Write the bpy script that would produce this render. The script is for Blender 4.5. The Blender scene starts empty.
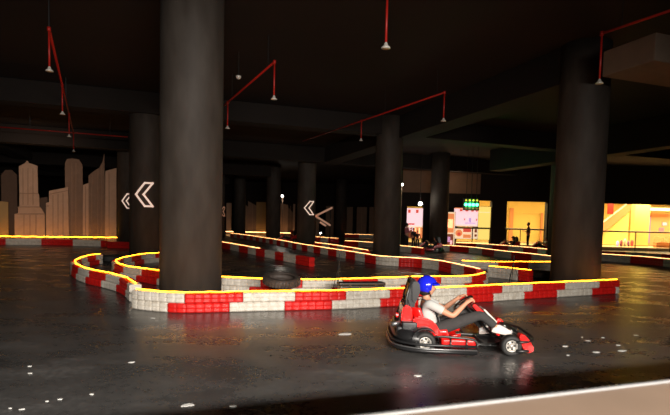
import bpy, bmesh, math, random
from mathutils import Vector, Matrix
random.seed(7)
PI = math.pi
R = math.radians
sc = bpy.context.scene
C = sc.collection

# ------------------------------------------------------------------ camera
CAM_H, FPX, PCX, PCY = 1.65, 500.0, 335.0, 251.0
PITCH, ROLL = R(-3.35), R(1.34)
cd = bpy.data.cameras.new('camera'); cam = bpy.data.objects.new('camera', cd); C.objects.link(cam)
CM = Matrix.Translation((0, 0, CAM_H)) @ Matrix.Rotation(PI / 2 + PITCH, 4, 'X') @ Matrix.Rotation(ROLL, 4, 'Z')
cam.matrix_world = CM
cd.sensor_width = 36; cd.lens = FPX / 670 * 36; cd.shift_y = (PCY - 207.5) / 670
cd.clip_start = 0.05; cd.clip_end = 200
cd.dof.use_dof = True; cd.dof.focus_distance = 8.5; cd.dof.aperture_fstop = 2.2
sc.camera = cam
sc.view_settings.view_transform = 'Standard'; sc.view_settings.look = 'None'
sc.view_settings.gamma = 1; sc.view_settings.use_curve_mapping = False
sc.view_settings.exposure = 0.0

# ------------------------------------------------------------------ world and the main lights
w = bpy.data.worlds.new('world'); sc.world = w; w.use_nodes = True
w.node_tree.nodes['Background'].inputs[0].default_value = (0.9, 0.6, 0.4, 1)
w.node_tree.nodes['Background'].inputs[1].default_value = 0.02
GA = R(19.5)                                   # the building grid is turned by this angle
U = Vector((math.cos(GA), math.sin(GA), 0)); V = Vector((-math.sin(GA), math.cos(GA), 0))

def area(name, loc, target, sx, sy, energy, col, spread=180):
    l = bpy.data.lights.new(name, 'AREA'); l.shape = 'RECTANGLE'; l.size = sx; l.size_y = sy
    l.energy = energy; l.color = col; l.spread = R(spread)
    o = bpy.data.objects.new(name, l); C.objects.link(o); o.location = loc
    o.rotation_euler = (Vector(target) - Vector(loc)).to_track_quat('-Z', 'Y').to_euler()
    return o
def point(name, loc, energy, col, r=0.1):
    l = bpy.data.lights.new(name, 'POINT'); l.energy = energy; l.color = col; l.shadow_soft_size = r
    o = bpy.data.objects.new(name, l); C.objects.link(o); o.location = loc; return o

area('skyline_wash_lamp', (-14.5, 23.5, 5.2), (-17.5, 30, 2.0), 3.0, 0.3, 34, (1.0, 0.68, 0.48), 120)  # unseen fill light, added to brighten the skyline boards
EDGE = Vector((0.27, 1.44, 0))
kl = EDGE - V * 5.0 + U * 0.5 + Vector((0, 0, 2.85))
area('corridor_light', kl, kl + V * 10 + Vector((0, 0, -4.2)), 7.0, 0.15, 820, (1.0, 0.92, 0.83), 96)
area('mall_light', (14, 39.3, 4.2), (14, 39.5, 0), 17, 2.4, 1500, (1.0, 0.80, 0.40))
area('mall_light', (28, 39.2, 4.2), (28, 39.2, 0), 10, 2.4, 1900, (1.0, 0.80, 0.40))

# ------------------------------------------------------------------ pixel -> place
CI = CM.to_3x3()
def ray(px, py): return (CI @ Vector(((px - PCX) / FPX, -(py - PCY) / FPX, -1)))
def gz(px, py, z=0.0):
    d = ray(px, py); t = (z - CAM_H) / d.z; return Vector((0, 0, CAM_H)) + d * t
def gy(px, py, Y):
    d = ray(px, py); return Vector((0, 0, CAM_H)) + d * (Y / d.y)

# ------------------------------------------------------------------ materials
def mat(name, col, rough=0.6, metal=0, var=0.0, scale=6, bump=0.0, emis=None, es=0, col2=None, coat=0, spec=0.5):
    m = bpy.data.materials.new(name); m.use_nodes = True; nt = m.node_tree; b = nt.nodes['Principled BSDF']
    b.inputs['Base Color'].default_value = (*col, 1); b.inputs['Roughness'].default_value = rough
    b.inputs['Metallic'].default_value = metal; b.inputs['Coat Weight'].default_value = coat
    b.inputs['Specular IOR Level'].default_value = spec
    if var or col2 or bump:
        tc = nt.nodes.new('ShaderNodeTexCoord'); n = nt.nodes.new('ShaderNodeTexNoise')
        n.inputs['Scale'].default_value = scale; n.inputs['Detail'].default_value = 6; n.inputs['Roughness'].default_value = 0.65
        nt.links.new(tc.outputs['Object'], n.inputs['Vector'])
        r = nt.nodes.new('ShaderNodeValToRGB'); r.color_ramp.elements[0].position = 0.35; r.color_ramp.elements[1].position = 0.68
        c2 = col2 or tuple(c * (1 - var) for c in col)
        r.color_ramp.elements[0].color = (*c2, 1); r.color_ramp.elements[1].color = (*col, 1)
        nt.links.new(n.outputs['Fac'], r.inputs['Fac']); nt.links.new(r.outputs['Color'], b.inputs['Base Color'])
        if bump:
            bp = nt.nodes.new('ShaderNodeBump'); bp.inputs['Strength'].default_value = bump; bp.inputs['Distance'].default_value = 0.02
            nt.links.new(n.outputs['Fac'], bp.inputs['Height']); nt.links.new(bp.outputs['Normal'], b.inputs['Normal'])
    if emis:
        b.inputs['Emission Color'].default_value = (*emis, 1); b.inputs['Emission Strength'].default_value = es
    return m

def floor_mat():
    m = bpy.data.materials.new('sealed_asphalt'); m.use_nodes = True; nt = m.node_tree; N = nt.nodes; L = nt.links; b = N['Principled BSDF']
    tc = N.new('ShaderNodeTexCoord')
    mp = N.new('ShaderNodeMapping'); mp.inputs['Rotation'].default_value = (0, 0, -GA); mp.inputs['Scale'].default_value = (0.7, 1.3, 1)
    L.new(tc.outputs['Object'], mp.inputs['Vector'])
    def noise(sc_, det, vec): 
        n = N.new('ShaderNodeTexNoise'); n.inputs['Scale'].default_value = sc_; n.inputs['Detail'].default_value = det; n.inputs['Roughness'].default_value = 0.6
        L.new(vec, n.inputs['Vector']); return n
    n1 = noise(1.1, 8, mp.outputs['Vector']); n2 = noise(14, 5, tc.outputs['Object']); n3 = noise(90, 3, tc.outputs['Object'])
    r = N.new('ShaderNodeValToRGB'); e = r.color_ramp.elements
    e[0].position = 0.32; e[0].color = (0.046, 0.045, 0.044, 1); e[1].position = 0.78; e[1].color = (0.15, 0.145, 0.14, 1)
    e2 = e.new(0.56); e2.color = (0.078, 0.076, 0.074, 1)
    mx = N.new('ShaderNodeMath'); mx.operation = 'MULTIPLY_ADD'; mx.inputs[1].default_value = 0.45; 
    L.new(n2.outputs['Fac'], mx.inputs[0]); 
    sb = N.new('ShaderNodeMath'); sb.operation = 'SUBTRACT'; sb.inputs[1].default_value = 0.215
    L.new(n1.outputs['Fac'], sb.inputs[0]); L.new(sb.outputs[0], mx.inputs[2])
    L.new(mx.outputs[0], r.inputs['Fac']); L.new(r.outputs['Color'], b.inputs['Base Color'])
    rr = N.new('ShaderNodeMapRange'); rr.inputs['From Min'].default_value = 0.35; rr.inputs['From Max'].default_value = 0.7
    rr.inputs['To Min'].default_value = 0.23; rr.inputs['To Max'].default_value = 0.38
    L.new(mx.outputs[0], rr.inputs['Value']); L.new(rr.outputs[0], b.inputs['Roughness'])
    ad = N.new('ShaderNodeMath'); ad.operation = 'MULTIPLY_ADD'; ad.inputs[1].default_value = 0.25
    L.new(n3.outputs['Fac'], ad.inputs[0]); L.new(n2.outputs['Fac'], ad.inputs[2])
    bp = N.new('ShaderNodeBump'); bp.inputs['Strength'].default_value = 0.14; bp.inputs['Distance'].default_value = 0.008
    L.new(ad.outputs[0], bp.inputs['Height'])
    n4 = noise(2.2, 2, mp.outputs['Vector'])
    bp2 = N.new('ShaderNodeBump'); bp2.inputs['Strength'].default_value = 0.2; bp2.inputs['Distance'].default_value = 0.03
    L.new(n4.outputs['Fac'], bp2.inputs['Height']); L.new(bp.outputs['Normal'], bp2.inputs['Normal'])
    L.new(bp2.outputs['Normal'], b.inputs['Normal']); b.inputs['Specular IOR Level'].default_value = 0.48
    return m

def column_mat():
    m = bpy.data.materials.new('column_paint'); m.use_nodes = True; nt = m.node_tree; N = nt.nodes; L = nt.links; b = N['Principled BSDF']
    tc = N.new('ShaderNodeTexCoord'); mp = N.new('ShaderNodeMapping'); mp.inputs['Scale'].default_value = (1.6, 1.6, 0.5)
    L.new(tc.outputs['Object'], mp.inputs['Vector'])
    n = N.new('ShaderNodeTexNoise'); n.inputs['Scale'].default_value = 2.2; n.inputs['Detail'].default_value = 7; L.new(mp.outputs['Vector'], n.inputs['Vector'])
    r = N.new('ShaderNodeValToRGB'); e = r.color_ramp.elements
    e[0].position = 0.3; e[0].color = (0.034, 0.025, 0.019, 1); e[1].position = 0.8; e[1].color = (0.068, 0.055, 0.045, 1)
    L.new(n.outputs['Fac'], r.inputs['Fac']); L.new(r.outputs['Color'], b.inputs['Base Color']); b.inputs['Roughness'].default_value = 0.7
    return m

M = {}
M['floor'] = floor_mat(); M['column'] = column_mat()
M['ceiling'] = mat('ceiling_paint', (0.017, 0.008, 0.0045), 0.85, var=0.35, scale=0.6)
M['beam'] = mat('beam_paint', (0.010, 0.0055, 0.0035), 0.85, var=0.3, scale=0.8)
M['duct'] = mat('grey_beam', (0.24, 0.17, 0.12), 0.8, var=0.2, scale=1.5)
M['wall'] = mat('dark_wall', (0.018, 0.012, 0.010), 0.9, var=0.3, scale=0.5)
M['parapet'] = mat('beige_ledge', (0.20, 0.14, 0.10), 0.5, var=0.12, scale=3)
M['edge'] = mat('white_edge', (0.17, 0.17, 0.17), 0.5)
M['pwall'] = mat('parapet_side', (0.04, 0.04, 0.04), 0.6)
M['red'] = mat('red_plastic', (0.80, 0.016, 0.012), 0.38, col2=(0.58, 0.012, 0.010), scale=9, bump=0.05)
M['white'] = mat('white_plastic', (0.80, 0.76, 0.68), 0.42, col2=(0.60, 0.54, 0.45), scale=9, bump=0.05)
M['led'] = mat('yellow_light_rope', (0.9, 0.6, 0.1), 0.4, emis=(1.0, 0.38, 0.012), es=14)
M['ledw'] = mat('warm_light_rope', (0.9, 0.7, 0.3), 0.4, emis=(1.0, 0.48, 0.16), es=6)
M['pipe'] = mat('red_pipe', (0.45, 0.016, 0.010), 0.4)
M['metal'] = mat('bright_metal', (0.85, 0.8, 0.72), 0.3, 0.2)
M['rubber'] = mat('tyre_rubber', (0.02, 0.019, 0.018), 0.65, var=0.3, scale=20, bump=0.2)
M['oldrubber'] = mat('worn_rubber', (0.075, 0.055, 0.045), 0.6, var=0.5, scale=9, bump=0.2)
M['black'] = mat('black_plastic', (0.016, 0.016, 0.017), 0.38, var=0.2, scale=12)
M['blackmetal'] = mat('black_steel', (0.05, 0.048, 0.046), 0.3, 0.6)
M['kred'] = mat('kart_red', (0.85, 0.012, 0.010), 0.28, coat=0.4)
M['rim'] = mat('alloy_rim', (0.5, 0.47, 0.43), 0.3, 0.5)
M['greymetal'] = mat('grey_steel', (0.3, 0.3, 0.3), 0.35, 0.8)
M['skin'] = mat('skin', (0.62, 0.30, 0.18), 0.5)
M['shirt'] = mat('shirt_fabric', (0.56, 0.56, 0.53), 0.85, var=0.12, scale=14, bump=0.2)
M['trouser'] = mat('trouser_fabric', (0.05, 0.046, 0.045), 0.9, var=0.2, scale=14, bump=0.2)
M['shoe'] = mat('white_shoe', (0.82, 0.79, 0.76), 0.6, var=0.1, scale=20)
M['sole'] = mat('shoe_sole', (0.7, 0.62, 0.56), 0.6)
M['helmet'] = mat('blue_helmet', (0.012, 0.02, 0.72), 0.18, coat=0.8)
M['helmetred'] = mat('red_helmet', (0.35, 0.02, 0.015), 0.3)
M['hair'] = mat('dark_hair', (0.015, 0.01, 0.008), 0.7)
M['dark'] = mat('dark_cloth', (0.02, 0.018, 0.02), 0.9)
M['orangecloth'] = mat('orange_cloth', (0.12, 0.05, 0.03), 0.9)
M['pinkcloth'] = mat('pink_cloth', (0.5, 0.15, 0.18), 0.9)
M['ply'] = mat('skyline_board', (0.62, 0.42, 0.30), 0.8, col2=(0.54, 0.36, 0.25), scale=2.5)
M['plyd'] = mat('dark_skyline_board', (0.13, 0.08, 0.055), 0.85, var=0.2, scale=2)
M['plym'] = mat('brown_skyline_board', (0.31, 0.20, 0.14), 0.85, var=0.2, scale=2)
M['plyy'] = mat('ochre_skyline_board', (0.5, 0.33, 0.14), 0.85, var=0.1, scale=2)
M['line'] = mat('board_lines', (0.40, 0.26, 0.18), 0.9)
M['chev'] = mat('lit_chevron', (0.9, 0.7, 0.6), 0.4, emis=(1.0, 0.72, 0.58), es=0.62)
M['chevd'] = mat('dim_chevron', (0.8, 0.5, 0.35), 0.4, emis=(1.0, 0.45, 0.25), es=0.2)
M['mallwall'] = mat('cream_wall', (0.78, 0.60, 0.17), 0.7, var=0.08, scale=0.7)
M['mallpink'] = mat('peach_wall', (0.62, 0.26, 0.10), 0.7)
M['mallwhite'] = mat('white_soffit', (0.9, 0.85, 0.7), 0.6)
M['mallfloor'] = mat('mall_floor', (0.65, 0.45, 0.28), 0.3, var=0.1)
M['upper'] = mat('brown_render', (0.33, 0.2, 0.13), 0.85, var=0.2, scale=1)
M['rail'] = mat('dark_rail', (0.04, 0.025, 0.02), 0.4, 0.5)
M['pw'] = mat('poster_white', (0.9, 0.8, 0.8), 0.5, emis=(1.0, 0.66, 0.70), es=1.0)
M['pr'] = mat('poster_red', (0.6, 0.05, 0.03), 0.5, emis=(0.85, 0.10, 0.06), es=0.75)
M['po'] = mat('poster_orange', (0.8, 0.3, 0.1), 0.5, emis=(1.0, 0.30, 0.10), es=0.75)
M['pc'] = mat('poster_cream', (0.8, 0.7, 0.5), 0.5, emis=(1.0, 0.72, 0.45), es=0.9)
M['pd'] = mat('poster_brown', (0.25, 0.08, 0.04), 0.5, emis=(0.30, 0.07, 0.03), es=0.6)
M['py'] = mat('yellow_lightbox', (0.9, 0.7, 0.2), 0.5, emis=(1.0, 0.70, 0.16), es=1.0)
M['plil'] = mat('poster_lilac', (0.6, 0.4, 0.7), 0.5, emis=(0.65, 0.42, 0.75), es=0.8)
M['gl'] = mat('green_lamp', (0.1, 0.9, 0.4), 0.4, emis=(0.04, 1.0, 0.22), es=16)
M['yl'] = mat('amber_lamp', (0.9, 0.5, 0.1), 0.4, emis=(1.0, 0.45, 0.05), es=0.8)
M['lamp'] = mat('white_lamp', (1, 1, 1), 0.4, emis=(1.0, 0.97, 0.90), es=14)
M['leaf'] = mat('plant_leaf', (0.10, 0.17, 0.02), 0.6, var=0.4, scale=8)
M['purple'] = mat('purple_print', (0.35, 0.15, 0.4), 0.6)
M['scrap'] = mat('white_scrap', (0.85, 0.84, 0.8), 0.7)
M['belt'] = mat('grey_belt', (0.35, 0.35, 0.36), 0.5)

# ------------------------------------------------------------------ mesh helpers
def obj(name, bm, m, parent=None, smooth=False):
    me = bpy.data.meshes.new(name)
    bmesh.ops.recalc_face_normals(bm, faces=bm.faces[:]) if isinstance(bm, bmesh.types.BMesh) else None
    if smooth:
        for f in bm.faces: f.smooth = True
    bm.to_mesh(me); bm.free()
    for x in (m if isinstance(m, list) else [m]): me.materials.append(x)
    o = bpy.data.objects.new(name, me); C.objects.link(o)
    if parent: o.parent = parent
    return o
def tag(o, label, cat, group=None):
    o['label'] = label; o['category'] = cat
    if group: o['group'] = group
    return o
def thing(name, label, cat, loc=(0, 0, 0), rz=0, group=None):
    o = bpy.data.objects.new(name, None); C.objects.link(o); o.location = loc; o.rotation_euler = (0, 0, rz)
    o.empty_display_size = 0.2
    return tag(o, label, cat, group)
def struct(name, bm, m):
    o = obj(name, bm, m); o['kind'] = 'structure'; return o
def NB(): return bmesh.new()
def box(bm, c, s, rz=0, mat_=None, bev=0, ry=0, rx=0):
    r = bmesh.ops.create_cube(bm, size=1)
    vs = r['verts']
    Mx = Matrix.Translation(c) @ Matrix.Rotation(rz, 4, 'Z') @ Matrix.Rotation(ry, 4, 'Y') @ Matrix.Rotation(rx, 4, 'X') @ Matrix.Diagonal((*s, 1))
    bmesh.ops.transform(bm, matrix=Mx, verts=vs)
    if bev:
        es = list({e for v in vs for e in v.link_edges})
        bmesh.ops.bevel(bm, geom=es, offset=bev, segments=2, affect='EDGES', profile=0.7)
    return bm
def tube(bm, pts, r, n=8, cap=True, closed=False):
    pts = [Vector(p) for p in pts]; rings = []; k = len(pts)
    rs = r if isinstance(r, (list, tuple)) else [r] * k
    up = None
    for i, p in enumerate(pts):
        a = pts[i - 1] if (i > 0 or closed) else p; b = pts[(i + 1) % k] if (i < k - 1 or closed) else p
        t = (b - a).normalized()
        if up is None: up = Vector((0, 0, 1)) if abs(t.z) < 0.9 else Vector((1, 0, 0))
        x = t.cross(up).normalized(); y = x.cross(t).normalized(); up = y
        rings.append([bm.verts.new(p + (x * math.cos(2 * PI * j / n) + y * math.sin(2 * PI * j / n)) * rs[i]) for j in range(n)])
    m = k if closed else k - 1
    for i in range(m):
        A, B = rings[i], rings[(i + 1) % k]
        for j in range(n): bm.faces.new((A[j], A[(j + 1) % n], B[(j + 1) % n], B[j]))
    if cap and not closed: bm.faces.new(rings[0][::-1]); bm.faces.new(rings[-1])
    return bm
def rounded(pts, rad, seg=4, closed=False):
    pts = [Vector(p) for p in pts]; out = []; k = len(pts)
    for i, p in enumerate(pts):
        if not closed and i in (0, k - 1): out.append(p); continue
        a, b = pts[i - 1], pts[(i + 1) % k]
        da, db = (a - p), (b - p); ra = min(rad, da.length * 0.45); rb = min(rad, db.length * 0.45)
        s, e = p + da.normalized() * ra, p + db.normalized() * rb
        for j in range(seg + 1):
            t = j / seg; out.append(s * (1 - t) ** 2 + p * 2 * t * (1 - t) + e * t * t)
    return out
def lathe(bm, prof, n=24, M4=None):
    """prof: (r, z) pairs turned about z"""
    rings = []
    for r, z in prof:
        ring = []
        if r < 1e-5: ring = [bm.verts.new((0, 0, z))]
        else: ring = [bm.verts.new((r * math.cos(2 * PI * j / n), r * math.sin(2 * PI * j / n), z)) for j in range(n)]
        rings.append(ring)
    for A, B in zip(rings, rings[1:]):
        for j in range(n):
            a, b = A[j % len(A)], A[(j + 1) % len(A)]; c, d = B[(j + 1) % len(B)], B[j % len(B)]
            f = [v for i, v in enumerate((a, b, c, d)) if v not in (a, b, c, d)[:i]]
            if len(f) > 2:
                try: bm.faces.new(f)
                except ValueError: pass
    if M4 is not None: bmesh.ops.transform(bm, matrix=M4, verts=[v for r_ in rings for v in r_])
    return bm
def prism(bm, poly, d0, d1, f):
    """poly of (a,b) swept between depth d0 and d1; f(a,b,d)->point"""
    A = [bm.verts.new(f(a, b, d0)) for a, b in poly]; B = [bm.verts.new(f(a, b, d1)) for a, b in poly]
    bm.faces.new(A); bm.faces.new(B[::-1])
    for i in range(len(poly)):
        j = (i + 1) % len(poly); bm.faces.new((A[i], B[i], B[j], A[j]))
    return bm
def dup(root, loc, rz, label, group=None, cat=None, swap=None):
    r = root.copy(); C.objects.link(r); r.location = loc; r.rotation_euler = (0, 0, rz); r['label'] = label
    if group: r['group'] = group
    elif 'group' in r: del r['group']
    def rec(a, b):
        for ch in list(a.children):
            c = ch.copy(); C.objects.link(c); c.parent = b
            if swap and ch.name.split('.')[0] in swap:
                c.material_slots[0].link = 'OBJECT'; c.material_slots[0].material = swap[ch.name.split('.')[0]]
            rec(ch, c)
    rec(root, r); return r

# ------------------------------------------------------------------ structure
bm = NB(); box(bm, (0, 26, -0.05), (90, 76, 0.1)); struct('floor', bm, M['floor'])
bm = NB(); box(bm, (0, 26, 6.4), (90, 76, 0.2)); struct('ceiling', bm, M['ceiling'])
bm = NB(); box(bm, (-18, 62, 3.15), (54, 0.3, 6.3)); struct('wall_back', bm, M['wall'])
bm = NB(); box(bm, (-32, 26, 3.15), (0.3, 72, 6.3)); struct('wall_left', bm, M['wall'])
bm = NB(); box(bm, (34, 26, 3.15), (0.3, 72, 6.3)); struct('wall_right', bm, M['wall'])
bm = NB(); box(bm, (0, -9.5, 3.15), (70, 0.3, 6.3)); struct('wall_front', bm, M['mallpink'])
bm = NB(); box(bm, (4.75, 49.5, 3.15), (0.3, 24.5, 6.3)); struct('wall_side', bm, M['wall'])
# parapet in front of the camera
ug = math.atan2(U.y, U.x)
c = EDGE + U * 1.0 - V * 0.30
bm = NB(); box(bm, (c.x, c.y, 0.53), (14, 0.56, 1.06), ug); struct('trim_1', bm, M['pwall'])
bm = NB(); box(bm, (c.x, c.y, 1.08), (14, 0.60, 0.04), ug, bev=0.006); struct('trim_2', bm, M['parapet'])
c2 = EDGE + U * 1.0 + V * 0.008
bm = NB(); box(bm, (c2.x, c2.y, 1.083), (14, 0.016, 0.045), ug, bev=0.004); struct('trim_3', bm, M['edge'])

# columns
CR = 0.60
COLS = [(-2.87, 9.95), (6.32, 13.1), (-7.35, 19.4), (2.30, 22.4), (-12.35, 29.8), (-1.95, 33.0), (-5.30, 42.5), (-9.7, 50.5),
        (-10.6, 45.0), (0.57, 55.0), (6.85, 33.3), (12.5, 27.9)]
def column(x, y, r=CR):
    bm = NB(); lathe(bm, [(0, 0), (r, 0), (r, 5.2), (r + 0.0, 6.3), (0, 6.3)], 48)
    o = struct('column', bm, M['column']); o.location = (x, y, 0)
    for p in o.data.polygons:
        if abs(p.normal.z) < 0.5: p.use_smooth = True
    return o
for x, y in COLS: column(x, y)
# beams: along v behind each row, cross beams along u
def beam(p, q, wdt, z0, z1, m='beam'):
    p, q = Vector((*p, 0)), Vector((*q, 0)); d = q - p; c = (p + q) / 2
    bm = NB(); box(bm, (c.x, c.y, (z0 + z1) / 2), (d.length, wdt, z1 - z0), math.atan2(d.y, d.x), bev=0.03)
    struct('ceiling_beam', bm, M[m])
def off(p, a, b): q = Vector((*p, 0)) + U * a + V * b; return (q.x, q.y)
beam(off(COLS[0], 0, 0.3), off(COLS[0], 0, 50), 1.0, 5.45, 6.29)
beam(off(COLS[1], 0, 0.3), off(COLS[1], 0, 21), 1.0, 5.35, 6.29)
beam(off(COLS[0], -9.4, -6), off(COLS[0], -9.4, 40), 1.0, 5.45, 6.29)
beam(off(COLS[1], 9.4, -4), off(COLS[1], 9.4, 16), 0.9, 5.0, 6.29)
for k, z in ((1, 5.5), (2, 5.35), (3, 5.2), (4, 5.15)):
    a = off(COLS[0], -24 if k < 3 else -16, 10.1 * k); b = off(COLS[0], {1: 30, 2: 24, 3: 8, 4: 6}[k], 10.1 * k)
    beam(a, b, 0.8, z, 6.28)
beam((6.05, 10.74), (6.05 + 9 * U.x, 10.74 + 9 * U.y), 1.25, 5.0, 5.55, 'duct')

# ------------------------------------------------------------------ barriers
def resample(pts, step=0.06):
    # Catmull-Rom then even steps
    P = [pts[0] * 2 - pts[1]] + pts + [pts[-1] * 2 - pts[-2]]; out = []
    for i in range(1, len(P) - 2):
        a, b, c, d = P[i - 1:i + 3]; n = max(4, int((c - b).length / step))
        for k in range(n):
            t = k / n
            out.append(0.5 * ((2 * b) + (c - a) * t + (2 * a - 5 * b + 4 * c - d) * t * t + (3 * b - a - 3 * c + d) * t ** 3))
    out.append(pts[-1]); s = [0]
    for a, b in zip(out, out[1:]): s.append(s[-1] + (b - a).length)
    return out, s
def path_at(out, s, x):
    lo, hi = 0, len(s) - 1
    x = min(max(x, 0), s[-1])
    while hi - lo > 1:
        m = (lo + hi) // 2
        if s[m] <= x: lo = m
        else: hi = m
    t = (x - s[lo]) / max(1e-9, s[hi] - s[lo]); p = out[lo].lerp(out[hi], t)
    i0, i1 = max(0, lo - 2), min(len(out) - 1, hi + 2); d = (out[i1] - out[i0]).normalized()
    return p, Vector((-d.y, d.x, 0))
BH, BW = 0.172, 0.24
def block(out, s, a, b, z, m, parent, n=5, sub=5):
    bm = NB(); L = b - a; k = max(1, round(L / 0.15)); N = k * sub; rings = []
    for i in range(N + 1):
        u = i / N; ph = (u * k) % 1.0; g = abs(2 * ph - 1); notch = max(0, (g - 0.72) / 0.28) if 0 < i < N else 1.0
        x = a + 0.004 + (L - 0.008) * u; p, nn = path_at(out, s, x)
        hw = BW / 2 * (1 - 0.07 * notch); h0, h1 = z + 0.004, z + BH - 0.008 * notch
        c = 0.022
        prof = [(-hw + c, h0), (hw - c, h0), (hw, h0 + c), (hw, (h0 + h1) / 2 - .012), (hw - 0.012, (h0 + h1) / 2), (hw, (h0 + h1) / 2 + .012), (hw, h1 - c), (hw - c, h1),
                (-hw + c, h1), (-hw, h1 - c), (-hw, (h0 + h1) / 2 + .012), (-hw + 0.012, (h0 + h1) / 2), (-hw, (h0 + h1) / 2 - .012), (-hw, h0 + c)]
        rings.append([bm.verts.new(p + nn * q + Vector((0, 0, zz))) for q, zz in prof])
    for A, B in zip(rings, rings[1:]):
        for j in range(len(A)): bm.faces.new((A[j], A[(j + 1) % len(A)], B[(j + 1) % len(A)], B[j]))
    bm.faces.new(rings[0]); bm.faces.new(rings[-1][::-1])
    return obj('barrier_block', bm, m, parent)
def run(label, px, L=0.9, phase=0.0, red=True, led='led', top=None, bot=None, ledrange=None, shift=0.25, layers=2, off_n=0.0, lr=0.0095):
    pts = [gz(x, y, 0.355) for x, y in px]
    pts = [Vector((p.x, p.y, 0)) for p in pts]
    out, s = resample(pts); T = s[-1]
    root = thing('track_barrier', label, 'barrier', tuple(out[0]))
    loc = out[0].copy(); out = [p - loc for p in out]
    def s_of(xp):                                        # arc length where the run passes picture column xp
        best = min(range(len(out)), key=lambda i: abs(px_of(out[i] + loc) - xp)); return s[best]
    for lay in range(layers):
        z = lay * BH
        ex = top if lay == layers - 1 else bot
        if ex:
            cuts = [s_of(v) for v in ex[1]]; cuts = [0.0] + [v for v in cuts if 0.05 < v < T - 0.05] + [T]; r0 = ex[0]
        else:
            cuts = [0.0]; v = L * (0.999 if phase == 0 else phase) - (shift if lay == 0 else 0)
            if v <= 0.1: v += L
            while v < T - 0.2: cuts.append(v); v += L
            cuts.append(T); r0 = red
        far = out[0].length + loc.length > 1
        for i, (a, b) in enumerate(zip(cuts, cuts[1:])):
            mid = path_at(out, s, (a + b) / 2)[0] + loc
            block(out, s, a, b, z, M['red'] if (i % 2 == 0) == r0 else M['white'], root, sub=5 if mid.length < 20 else 3)
    if led:
        rnd = random.Random(len(label)); a, b = [s_of(v) for v in ledrange] if ledrange else (0, T); n = int((b - a) / 0.12); q = []
        for i in range(n + 1):
            p, nn = path_at(out, s, a + (b - a) * i / n)
            q.append(p + nn * (off_n + 0.012 * math.sin(i * 0.7 + rnd.random())) + Vector((0, 0, layers * BH + 0.014 + 0.008 * rnd.random())))
        bm = NB(); tube(bm, q, lr, 6); obj('light_rope', bm, M[led], root, True)
    return root
CMI = CM.inverted()
def px_of(p):
    q = CMI @ Vector((p.x, p.y, 0.37)); return PCX + FPX * q.x / -q.z

run('two-layer red and white barrier along the front, rising from big left column past the kart',
    [(137, 288.6), (146, 289.8), (167, 291.4), (186, 292.2), (220, 291.8), (268, 291), (327, 290.3), (370, 289), (400, 288), (457, 286.4), (513, 283.7), (558, 281.8), (604, 279.9), (616, 279.4)],
    top=(False, [184, 242, 294, 343, 388, 427, 464.5, 499, 528.5, 561, 596]), bot=(False, [170, 228, 283, 332, 379, 417, 456, 491, 522, 553.5, 589.6, 613]), off_n=-0.02)
run('curved red and white barrier loop at far left, ending at the front barrier',
    [(100, 253.8), (93, 254.6), (86, 256), (78, 258.6), (75, 261.5), (79, 265.2), (90, 269), (102, 271.4), (114, 273.8), (124, 276.6), (131, 280.0), (135.5, 283.6)], red=False, phase=0.5)
run('red and white barrier with inner loop just behind the front barrier and big columns',
    [(165, 252.4), (145, 253.6), (132.6, 255.5), (121, 258), (116, 261), (124.5, 265.3), (148.7, 269), (175, 272.2), (220, 276.5), (260, 278.4), (300, 279.2), (327, 279.2), (360, 278.4), (397, 277.2),
     (430, 276.3), (455, 276.2), (470, 275.4), (480, 274.0), (484.5, 272)], phase=0.6)
run('long red and white barrier running back from hairpin past the middle column',
    [(480, 269.0), (470, 266.6), (457, 263.8), (440, 260.6), (420, 258.3), (400, 257.2), (381, 256), (365, 253.6), (352, 251.5), (338, 249.5), (320, 246.8), (300, 243.6), (283, 240.5), (266, 237.8), (248, 235.2), (231, 233.2)], L=1.0, led='ledw', shift=0.0, red=True)
run('short red and white barrier ending in a red block right of big left column',
    [(185, 236), (205, 239.2), (223, 242), (241, 245), (258, 248), (275, 250.8), (295, 254.2), (312, 257)], top=(False, [205, 214, 223, 232, 241, 250, 258, 267, 277, 285.5, 298]), bot=(False, [205, 214, 223, 232, 241, 250, 258, 267, 277, 285.5, 298]), ledrange=(185, 260), led='ledw')
run('dark red and white barrier in front of the skyline boards at left edge',
    [(-30, 237.8), (0, 238.2), (60, 239.0), (106, 240.4)], L=1.7, shift=0, led=None)
run('red barrier behind the left loop, left of the chevron column', [(108, 241.2), (130, 241.8), (158, 242.6)], L=2.5, shift=0, led=None)
run('lit barrier behind the long barrier, right of the far chevron column', [(315, 242.4), (330, 244.2), (352, 247.6), (368, 250.2)], L=1.2, led='ledw', shift=0)
run('far lit barrier by the big arrow sign', [(314, 236.6), (325, 237.4), (338, 238.4)], L=1.2, led='ledw', shift=0)
run('far red and white barrier left of the middle column', [(345, 240.6), (358, 241.4), (375, 242.6)], L=1.4, led='ledw', shift=0)
run('farthest lit barrier by the brown boards left of the middle column', [(345, 233.9), (358, 234.3), (375, 234.8)], L=1.6, led='ledw', shift=0)
run('short red and white barrier just right of the middle column', [(400, 245.5), (411, 246.6), (423, 248.0)], L=1.4, led='ledw', shift=0, red=False)
run('long red and white barrier across the back, before the mall posters', [(427, 244.6), (453, 245.8), (475, 247.4), (500, 250.5), (529, 253.4), (555, 256.3)], L=1.5, led='ledw', shift=0, red=False)
run('rear barrier under the mall railing, behind the long back barrier', [(456, 242.6), (476, 243.4), (500, 245.0), (525, 247.0), (548, 249.2)], L=1.5, led='ledw', shift=0)
run('lit red and white barrier behind the hairpin, with a red block by thin stand', [(462, 260.6), (478, 261.3), (500, 261.7), (527, 261.7), (555, 261.7)], L=1.25, shift=0, red=False)
run('low lit barrier between the hairpin and the right tyre', [(489, 266.0), (500, 266.9), (513, 268.2), (531, 270.2)], L=1.1, shift=0, red=False)
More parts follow.
